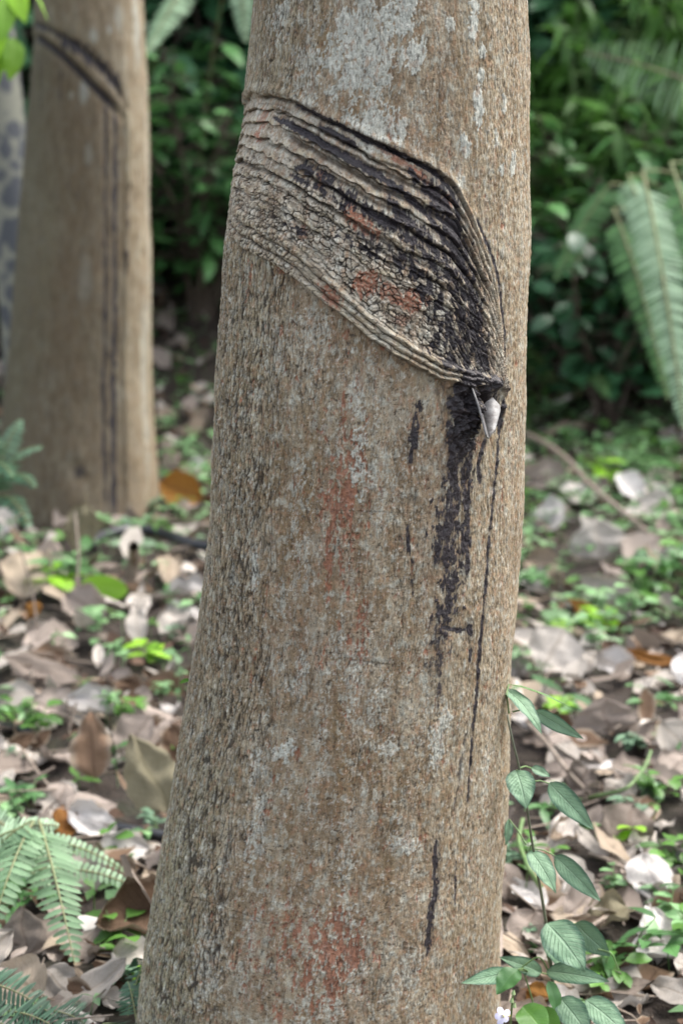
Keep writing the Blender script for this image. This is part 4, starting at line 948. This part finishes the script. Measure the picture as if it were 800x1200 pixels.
# ------------------------------------------------------------------ shrubs on the bank
def shrub_proto(seed, H, R, nst, nleaf, LL, LW, mat, sm, a=.55, b=.9, droop=.5, whorl=False):
    r = random.Random(seed); e = empty('shrub'); st = MB(); fo = MB()
    for k in range(nst):
        az = r.uniform(0, 6.28); lean = r.uniform(.05, 1)*R; h = H*r.uniform(.55, 1)
        t = np.linspace(0, 1, 9); P = np.stack([np.cos(az)*lean*t**1.4, np.sin(az)*lean*t**1.4, h*t*(1-.12*t)], -1)+np.stack([np.cumsum([r.gauss(0, .012) for _ in t])]*1+[np.cumsum([r.gauss(0, .012) for _ in t])]+[t*0], -1)
        st.tube(P, np.linspace(.008, .002, 9), 5)
        for j in range(nleaf):
            v = r.uniform(.12, 1)**.8; p = np.array([np.interp(v, t, P[:, i]) for i in range(3)])
            a1 = r.uniform(0, 6.28); off = np.array([math.cos(a1), math.sin(a1), r.uniform(-.2, .4)])*r.uniform(.01, .16)*(1.1-.5*v)*min(1, R*1.6)
            yaw = a1-math.pi/2; s_ = r.uniform(.6, 1.15)
            st.tube([p, p+off*.6+np.array([0, 0, .01]), p+off], [.0022, .0018, .0012], 3)
            fo.leaf(frame(p+off, yaw+r.gauss(0, .5), r.uniform(-droop, .35), r.gauss(0, .35)), LL*s_, LW*s_, 5, 2, a=a, b=b, fold=.22, bend=r.uniform(.1, .9), var=r.random(), seed=j)
    st.build('stem', sm, e); fo.build('foliage', mat, e)
    return e
sp_ = [shrub_proto(1, 1.15, .45, 9, 26, .19, .075, M['dark_green'], M['twig_dark'], b=1.0),
       shrub_proto(2, .9, .5, 10, 40, .085, .036, M['mid_green'], M['twig_dark']),
       shrub_proto(3, 1.3, .5, 9, 36, .16, .035, M['bright_green'], M['stem_green'], a=.5, b=1.2, droop=.9),
       shrub_proto(4, .65, .4, 10, 34, .065, .04, M['dark_green'], M['twig_dark'], b=.6),
       shrub_proto(5, 1.5, .6, 11, 34, .20, .08, M['dark_green'], M['twig_dark'], b=.8)]
kind_lab = ['dark broad-leaved shrub', 'mid green bushy shrub', 'bright narrow-leaved shrub', 'low dark shrub', 'tall dark shrub']
pl = [(.66, 5.95, 2), (.98, 6.15, 2), (1.5, 6.3, 2), (.7, 5.62, 3), (1.0, 5.6, 3), (1.3, 5.62, 1), (1.6, 5.55, 3), (.85, 5.75, 1), (1.9, 5.7, 1), (-.62, 6.05, 0), (-.35, 6.3, 0), (-.15, 5.95, 3), (-.85, 6.5, 4), (-.5, 6.7, 4), (.05, 6.5, 4), (-1.2, 6.6, 4), (-.95, 5.95, 0), (-1.3, 6.0, 1), (-.7, 5.75, 3), (-.4, 5.85, 1), (-1.7, 6.4, 4),
      (.66, 6.35, 2), (.78, 6.05, 1), (.6, 5.85, 3), (.95, 5.85, 1), (1.15, 6.25, 1), (1.4, 6.0, 1), (.85, 6.7, 4), (1.3, 6.9, 4), (1.75, 6.6, 4), (.4, 6.8, 4), (1.6, 6.2, 0), (1.25, 5.7, 3), (1.55, 5.65, 3), (1.9, 6.3, 2), (2.2, 6.7, 4), (2.3, 6.0, 1), (1.05, 6.45, 2), (.5, 6.5, 0),
      (-2.2, 6.1, 0), (-2.6, 6.8, 4), (2.9, 6.4, 4), (-3.2, 6.5, 0), (3.3, 6.0, 1), (0, 7.4, 4), (-1, 7.5, 4), (1, 7.6, 4), (2, 7.5, 4), (-2, 7.6, 4), (.5, 8.3, 4), (-.6, 8.4, 4), (1.6, 8.4, 4), (-1.6, 8.3, 4), (2.7, 8, 4), (-3, 7.9, 4), (-3.8, 7, 4), (3.8, 7.2, 4)]
seen = set()
for k, (x, y, q) in enumerate(pl):
    o = sp_[q] if q not in seen else copy_tree(sp_[q]); seen.add(q)
    yy = y-(.42 if x > .3 else .15)
    o.location = (x, yy, float(G(x, yy))-.01); o.rotation_euler = (0, 0, random.uniform(0, 6.28)); s_ = random.uniform(.85, 1.15); o.scale = (s_,)*3
    sd = 'left of the front trunk' if x < .3 else 'right of the front trunk'
    dp = 'at the near edge of the bank' if y < 6.15 else 'higher up the bank' if y < 7.1 else 'far back on the bank'
    tag(o, '%s %s, %s' % (kind_lab[q], dp, sd), 'shrub', '%ss %s, %s' % (kind_lab[q], dp, sd))

# lime green sapling whose leaves hang in at the top left
lx, ly_ = -.84, 4.0
e = empty('sapling', (lx, ly_, float(G(lx, ly_)))); tag(e, 'sapling with bright lime leaves hanging in at the top left corner', 'sapling')
st = MB(); r = random.Random(9); fo = MB()
st.tube([(0, 0, 0), (.02, 0, .5), (-.01, .01, .95), (.03, 0, 1.35)], [.008, .007, .005, .003], 6)
g0 = np.array([lx, ly_, float(G(lx, ly_))])
for k, (x, y, ang, pt, L, Wd) in enumerate([(0, -40, 200, -1.0, .15, .07), (-8, -10, 190, -1.1, .13, .06), (14, -30, 205, -.9, .10, .045), (-6, 42, 170, -1.2, .10, .05), (16, 45, 185, -1.2, .08, .045), (28, -22, 245, -.7, .09, .014), (-15, 0, 150, -.8, .18, .08), (-25, -30, 120, -.5, .18, .08), (2, 22, 200, -1.3, .10, .018), (-30, 40, 100, -.8, .16, .07)]):
    p = at_y(x, y, 3.85)-g0
    st.tube([(0, 0, min(1.3, p[2]-.05)), p*.6+np.array([0, 0, .4*p[2]]), p], [.003, .0025, .0015], 4)
    fo.leaf(frame(p, math.radians(ang), pt, r.gauss(0, .4)), L, Wd, 10, 4, a=.5, b=.9, fold=.2, bend=.5, wave=.02, var=r.random(), seed=k)
st.build('stem', M['stem_green'], e); fo.build('foliage', M['lime'], e)

# ------------------------------------------------------------------ blotched trunk far left and added shade trees behind
def tree_trunk(name, x, y, r0, H, lean, mat, label, group=None, crown=None, seed=0):
    e = empty(name, (x, y, float(G(x, y))-.05)); tag(e, label, 'tree', group)
    n = 60; k = 28; z = np.linspace(0, H, n); th = np.arange(k)/k*2*math.pi
    T_, Z_ = np.meshgrid(th, z); R = (r0*(1-.35*Z_/H)*(1+.5*np.exp(-Z_/.25)))*(1+.06*vn(T_*1.5+seed, Z_*2, seed % 30))
    P = np.stack([R*np.cos(T_)+lean[0]*Z_, R*np.sin(T_)+lean[1]*Z_, Z_], -1).reshape(-1, 3)
    mb = MB(); mb.grid(P, np.tile([0, .5, .5], (n*k, 1)), n, k, True)
    r = random.Random(seed)
    tops = []
    for q in range(7 if crown else 0):
        z0 = H*r.uniform(.62, .98); a = r.uniform(0, 6.28); L = r.uniform(.7, 1.7)
        p0 = np.array([lean[0]*z0, lean[1]*z0, z0]); p2 = p0+np.array([math.cos(a)*L, math.sin(a)*L, L*.45]); mb.tube([p0, (p0+p2)/2+np.array([0, 0, .1]), p2], [r0*.35, r0*.22, r0*.08], 6); tops += [(p0+p2)/2, p2]
    mb.build('trunk', mat, e)
    if crown:
        fo = MB()
        for c_ in tops+[np.array([lean[0]*H, lean[1]*H, H])]:
            for j in range(crown):
                d = np.array([r.gauss(0, .36), r.gauss(0, .36), r.gauss(0, .24)])
                fo.leaf(frame(c_+d, r.uniform(0, 6.28), r.uniform(-.9, .2), r.gauss(0, .4)), r.uniform(.12, .2), r.uniform(.06, .09), 3, 2, bend=.5, var=r.random(), seed=j)
        fo.build('crown', M['dark_green'], e)
    return e
T = NT('blotched_pale_bark'); tc = T.n('ShaderNodeTexCoord'); vo = T.n('ShaderNodeTexVoronoi'); vo.inputs['Scale'].default_value = 21; T.l(tc.outputs['Object'], vo.inputs['Vector'])
nz = T.noise(30, 3, tc.outputs['Object'], .6)
c = T.mix(T.remap(T.math('ADD', vo.outputs['Distance'], T.math('MULTIPLY', T.math('SUBTRACT', nz, .5), .5)), .42, .60), (.075, .08, .09), (.22, .22, .175))
b = T.n('ShaderNodeBsdfPrincipled'); T.l(c, b.inputs['Base Color']); b.inputs['Roughness'].default_value = .7; T.l(b.outputs[0], T.out.inputs[0])
bx, by = -.765, 5.0
tree_trunk('blotched_tree', bx-.0, by, .060, 3.2, (-.085, .03), T.m, 'pale trunk with dark round blotches partly hidden behind the back tapped tree', None, None, 5)
M['bark_far'] = plain('brown_far_bark', (.10, .075, .055), (.17, .14, .11), .8, 25, .5)
for k, (x, y) in enumerate([(-2.0, 7.4), (.9, 8.0), (2.4, 7.4), (-.6, 8.8), (3.8, 8.4), (-3.8, 8.2), (1.9, 9.6), (-2.2, 10), (.3, 10.6)]):
    tree_trunk('shade_tree', x, y, .11, random.uniform(2.9, 3.8), (random.uniform(-.05, .05), -.03), M['bark_far'], 'unseen leafy tree added up the bank to shade the shrubs', 'added shade trees up the bank', 230, 60+k)  # crowns added above the view to shade the undergrowth

# ------------------------------------------------------------------ herbs on the ground
def herb_proto(seed, n, LL, LW, mat, H=.06, b=.6):
    r = random.Random(seed); e = empty('weed'); fo = MB(); st = MB()
    for s_ in range(3):
        az = r.uniform(0, 6.28); top = np.array([math.cos(az)*H*.6, math.sin(az)*H*.6, H*r.uniform(.6, 1.1)]); P = np.array([[0, 0, -.01], top*.55+[0, 0, .01], top])
        st.tube(P, [.0016, .0013, .0008], 4)
        for k in range(n):
            v = r.uniform(.3, 1); p = top*v; a = k*2.4+r.uniform(-.4, .4)
            fo.leaf(frame(p, a, r.uniform(-.2, .5), r.gauss(0, .25)), LL*r.uniform(.6, 1.1), LW*r.uniform(.7, 1.1), 4, 2, a=.5, b=b, fold=.2, bend=.5, var=r.random(), seed=k)
    fo.build('foliage', mat, e); st.build('stem', M['stem_green'], e)
    return e
hp = [herb_proto(1, 5, .045, .026, M['bright_green']), herb_proto(2, 6, .03, .02, M['pale_herb']), herb_proto(3, 5, .06, .018, M['mid_green'], .08, 1.), herb_proto(4, 6, .03, .017, M['herb'], .05), herb_proto(5, 4, .05, .03, M['lime'], .05)]
hl = ['bright green', 'pale green', 'narrow-leaved green', 'blue-green', 'yellow-green']
used = set()
for k in range(100):
    for _ in range(20):
        x, y = free_px()
        if x < 300 and random.random() < .45: continue
        if x > 400 and y > 780 and random.random() < .5: continue
        if vn(np.array(x/60.), np.array(y/45.), 400) > -.15: break
    q = random.choices(range(5), [3, 3, 2, 2, 1.2])[0]
    o = hp[q] if q not in used else copy_tree(hp[q]); used.add(q)
    p = on_ground(x, y); o.location = (p[0], p[1], float(G(p[0], p[1]))+.004); o.rotation_euler = (random.uniform(-.2, .2), random.uniform(-.2, .2), random.uniform(0, 6.28)); s_ = random.uniform(.7, 1.35)*(1 if y < 750 else .62); o.scale = (s_,)*3
    z = zone_name(x, y); tag(o, 'small %s weed %s' % (hl[q], z), 'weed', '%s weeds %s' % (hl[q], z))
def ground_cover():
    for q, (mt, n) in enumerate((('pale_herb', 4200), ('bright_green', 1900), ('mid_green', 900))):
        fo = MB(); r = random.Random(500+q); c_ = 0
        while c_ < n:
            x = r.uniform(-2.2, 2.4); y = r.uniform(1.6, 5.9)
            dens = .05+.95*ss(2.9, 4.3, y)*(1 if x > 0 else .4)+(.2 if float(vn(np.array(x*2.2), np.array(y*2.2), 520+q)) > .25 else 0)
            if r.random() > dens or math.hypot(x-TR.cx[8], y-1.92) < .22 or math.hypot(x-TB.cx[8], y-4.25) < .2: continue
            c_ += 1; L = r.uniform(.012, .034)
            z = float(G(x, y))+r.uniform(.01, .05)
            a0 = r.uniform(0, 6.28)
            for j in range(r.choice((2, 3, 4))):
                fo.leaf(frame((x, y, z), a0+j*2.1, r.uniform(-.2, .6), r.gauss(0, .3)), L, L*r.uniform(.45, .7), 2, 2, a=.5, b=.6, fold=.2, bend=.4, var=r.random(), seed=j)
            fo.tube([(x, y, z), (x+r.gauss(0, .004), y, z-.05)], [.0008, .0008], 3)
        o = fo.build('ground_cover', M[mt]); tag(o, 'tiny %s seedlings spread over the forest floor' % {'pale_herb': 'pale', 'bright_green': 'bright green', 'mid_green': 'darker green'}[mt], 'ground cover', kind='stuff')
ground_cover()

# ------------------------------------------------------------------ the climbing plant at the right of the front trunk
vb = on_ground(640, 1215); ve = empty('leafy_vine', vb); tag(ve, 'sharp green plant with paired leaves climbing along the right edge of the front trunk', 'plant')
VY = 1.86
q3 = lambda x, y, dy=0: at_y(x, y, VY+dy)-vb
def cat(pts, n=40):
    P = np.array(pts, float); t = np.concatenate([[0], np.cumsum(np.linalg.norm(np.diff(P, axis=0), axis=1))]); q = np.linspace(0, t[-1], n)
    o = np.stack([np.interp(q, t, P[:, i]) for i in range(3)], -1)
    for _ in range(3): o[1:-1] = (o[:-2]+2*o[1:-1]+o[2:])/4
    return o
sm_ = MB(); sm_.tube(cat([q3(594, 838, .02), q3(598, 860), q3(607, 895), q3(616, 935), q3(620, 970), q3(628, 1015), q3(636, 1060), q3(640, 1085), q3(645, 1130), q3(650, 1180), (0.02, 0, 0)]), np.linspace(.0011, .0022, 40), 6)
sm_.build('stem', M['stem_dark'], ve)
def vleaf(x0, y0, x1, y1, wd, roll=0., dz=0., dy0=0., dy1=-.03, mat='herb', fold=.18, bend=.55, stalk=None, nm='leaf', stalkmat='stem_green'):
    """blade from its base pixel to its tip pixel, wd photo px wide"""
    a = q3(x0, y0, dy0); b = q3(x1, y1, dy1); d = b-a; L = np.linalg.norm(d); d /= L
    view = (CAM-vb)-(a+b)/2; view /= np.linalg.norm(view)
    nrm = view+np.array([0, 0, .55]); nrm -= d*(nrm@d); nrm /= np.linalg.norm(nrm); xx = np.cross(d, nrm)
    c_, s_ = math.cos(roll), math.sin(roll); xx, nrm = xx*c_+nrm*s_, nrm*c_-xx*s_
    M4 = np.eye(4); M4[:3, 0] = xx; M4[:3, 1] = d; M4[:3, 2] = nrm; M4[:3, 3] = a
    dep = VY*1.0; mb = MB()
    mb.leaf(np.array(M4)@np.array(Matrix.Rotation(bend*.5, 4, 'X')), L*1.03, wd*dep/F*1.12, 16, 8, a=.62, b=1.05, fold=fold, bend=bend, wave=.035, crump=.03, var=random.uniform(.3, .7), seed=int(x0), serr=.012)
    if stalk: mb2 = [q3(*stalk), (q3(*stalk)+a)/2+np.array([0, 0, .002]), a]
    o = mb.build(nm, M[mat], ve)
    if stalk:
        t2 = MB(); t2.tube(mb2, [.0009, .0008, .0007], 5); t2.build('stalk', M[stalkmat], o)
for a_ in [
    (592, 808, 634, 860, 22, .5, 0, .02, -.02, 'herb', .2, .7, (596, 836)),
    (626, 833, 682, 865, 17, -.5, 0, 0, -.03, 'herb', .25, .3, (600, 834)),
    (596, 802, 668, 830, 7, .9, 0, .02, .0, 'bright_green', .4, .3, (593, 815)),
    (622, 900, 644, 910, 12, .1, 0, .02, .02, 'herb', .3, .3, (608, 900)),
    (604, 903, 616, 947, 33, .15, 0, 0, -.03, 'herb', .15, .6, (610, 906)),
    (643, 918, 694, 971, 26, -.25, 0, .0, -.03, 'herb', .25, .5, (622, 916)),
    (596, 960, 592, 990, 12, .6, 0, .02, .01, 'herb', .2, .5, (616, 990)),
    (620, 997, 650, 1046, 27, .3, 0, 0, -.03, 'herb', .2, .6, (622, 990)),
    (650, 1003, 702, 1055, 24, -.3, 0, 0, -.03, 'herb', .25, .5, (624, 994)),
    (640, 1082, 684, 1138, 46, .1, 0, -.01, -.04, 'herb', .12, .7, None),
    (674, 1082, 714, 1120, 30, -.5, 0, .02, .0, 'herb', .25, .5, (642, 1090)),
    (634, 1100, 662, 1138, 24, .4, 0, .0, .0, 'herb', .2, .5, (645, 1135)),
    (634, 1140, 585, 1122, 20, .2, 0, .01, .0, 'herb', .2, .6, (648, 1148)),
    (640, 1138, 712, 1150, 24, -.1, 0, -.01, -.04, 'herb', .2, .5, None),
    (596, 1140, 541, 1152, 19, .35, 0, -.03, -.07, 'herb', .25, .5, (618, 1138)),
    (606, 1136, 582, 1165, 26, -.2, 0, -.04, -.06, 'mid_green', .2, .6, (618, 1138)),
    (642, 1150, 652, 1192, 18, .5, 0, -.02, -.03, 'mid_green', .25, .6, None),
    (656, 1170, 690, 1215, 34, 0, 0, -.02, -.05, 'herb', .2, .5, (650, 1165)),
    (686, 1172, 735, 1215, 34, .1, 0, -.02, -.05, 'herb', .15, .5, (668, 1176)),
    (612, 1180, 640, 1215, 36, .1, 0, -.05, -.08, 'bright_green', .2, .5, None),
    (634, 1180, 655, 1225, 26, -.2, 0, -.03, -.06, 'bright_green', .2, .5, None)]:
    vleaf(*a_[:5], roll=a_[5], dz=a_[6], dy0=a_[7], dy1=a_[8], mat=a_[9], fold=a_[10], bend=a_[11], stalk=a_[12])
# curling tendril-like side stems at its foot
s2 = MB()
for pts in ([(648, 1150), (632, 1118), (616, 1130), (608, 1136)], [(612, 1136), (620, 1160), (628, 1190), (630, 1215)], [(700, 1112), (716, 1116), (724, 1136)]):
    s2.tube(cat([q3(*p) for p in pts], 14), .0009, 5)
s2.build('side_stem', M['stem_green'], ve)
# little pale flower
fb = on_ground(600, 1230); fe_ = empty('flower', fb); tag(fe_, 'tiny pale lilac flower on a thin spike at the bottom edge beside the trunk', 'flower')
q4 = lambda x, y, d=0: at_y(x, y, 1.72+d)-fb
mb = MB(); mb.tube(cat([(0, 0, 0), q4(597, 1195), q4(601, 1165)], 10), .0011, 5); mb.build('stem', M['stem_green'], fe_)
mb = MB()
for p_ in ((601, 1165), (599, 1174), (602, 1180)): mb.tube([q4(*p_), q4(p_[0]+.6, p_[1]-5)], [.0022, .0008], 6)
mb.build('bud', M['fuzzy'], fe_)
for k in range(5):
    a = k*1.256+.3; c_ = q4(588, 1191, -.01); mb = MB()
    R_ = Matrix.Translation(Vector(c_)) @ Matrix.Rotation(math.radians(62), 4, 'X') @ Matrix.Rotation(a, 4, 'Z')
    mb.leaf(R_, .0075 if k % 2 else .0095, .006, 6, 4, a=.5, b=.3, fold=-.1, bend=.6, var=.5, seed=k); mb.build('petal', M['petal'], fe_)
mb = MB(); mb.tube([q4(597, 1190), q4(588, 1191, -.011)], [.0008, .0016], 6); mb.build('flower_tube', M['petal_eye'], fe_)
# little sprig poking out left of the trunk
sx_ = at_y(223, 797, 2.0); e = empty('sprig', sx_); tag(e, 'tiny green sprig poking out from the left edge of the front trunk', 'plant')
mb = MB(); mb.leaf(frame((0, 0, 0), 1.6, -.2, .8), .012, .009, 6, 4, var=.5); mb.leaf(frame((.001, 0, -.002), 2.2, -.9, .8), .010, .008, 6, 4, var=.6); mb.build('leaf', M['bright_green'], e)
mb = MB(); mb.tube([(.012, .0, .004), (0, 0, .002), (-.006, -.001, .001)], [.0009, .0007, .0004], 5); mb.build('stem', M['twig_dark'], e)

# ------------------------------------------------------------------ light
SUN_EL, SUN_AZ = 58, 60      # azimuth clockwise from +Y (north)
w = bpy.data.worlds.new('World'); sc.world = w; w.use_nodes = True; nt = w.node_tree; nt.nodes.clear()
sky = nt.nodes.new('ShaderNodeTexSky'); sky.sky_type = 'NISHITA'; sky.sun_disc = False; sky.sun_elevation = math.radians(SUN_EL); sky.sun_rotation = math.radians(SUN_AZ); sky.air_density = 1.0; sky.dust_density = 4.0; sky.ozone_density = .6
hsv = nt.nodes.new('ShaderNodeHueSaturation'); hsv.inputs['Saturation'].default_value = .40
bg = nt.nodes.new('ShaderNodeBackground'); bg.inputs[1].default_value = .15; ow = nt.nodes.new('ShaderNodeOutputWorld')
nt.links.new(sky.outputs[0], hsv.inputs['Color']); nt.links.new(hsv.outputs[0], bg.inputs[0]); nt.links.new(bg.outputs[0], ow.inputs[0])
sl = bpy.data.lights.new('sun', 'SUN'); sl.energy = 1.1; sl.angle = math.radians(40); sl.color = (1, .96, .9)
so = bpy.data.objects.new('sun', sl); C.objects.link(so)
el, az = math.radians(SUN_EL), math.radians(SUN_AZ)
sd = Vector((math.sin(az)*math.cos(el), math.cos(az)*math.cos(el), math.sin(el)))
so.rotation_euler = (-sd).to_track_quat('-Z', 'Y').to_euler(); so.location = (3, -1, 6)

cam = bpy.data.cameras.new('camera'); co = bpy.data.objects.new('camera', cam); C.objects.link(co); co.location = CAM
co.rotation_euler = (math.pi/2-PITCH, 0, 0)
cam.sensor_fit = 'VERTICAL'; cam.sensor_height = 36; cam.sensor_width = 24; cam.lens = 70; cam.clip_end = 500; cam.clip_start = .05
cam.dof.use_dof = True; cam.dof.focus_distance = 1.80; cam.dof.aperture_fstop = 5.8
sc.camera = co
sc.view_settings.view_transform = 'Standard'; sc.view_settings.look = 'None'; sc.view_settings.gamma = 1; sc.view_settings.use_curve_mapping = False
sc.view_settings.exposure = 1.68
sc.cycles.use_denoising = True; sc.cycles.max_bounces = 6; sc.cycles.diffuse_bounces = 3; sc.cycles.transmission_bounces = 4
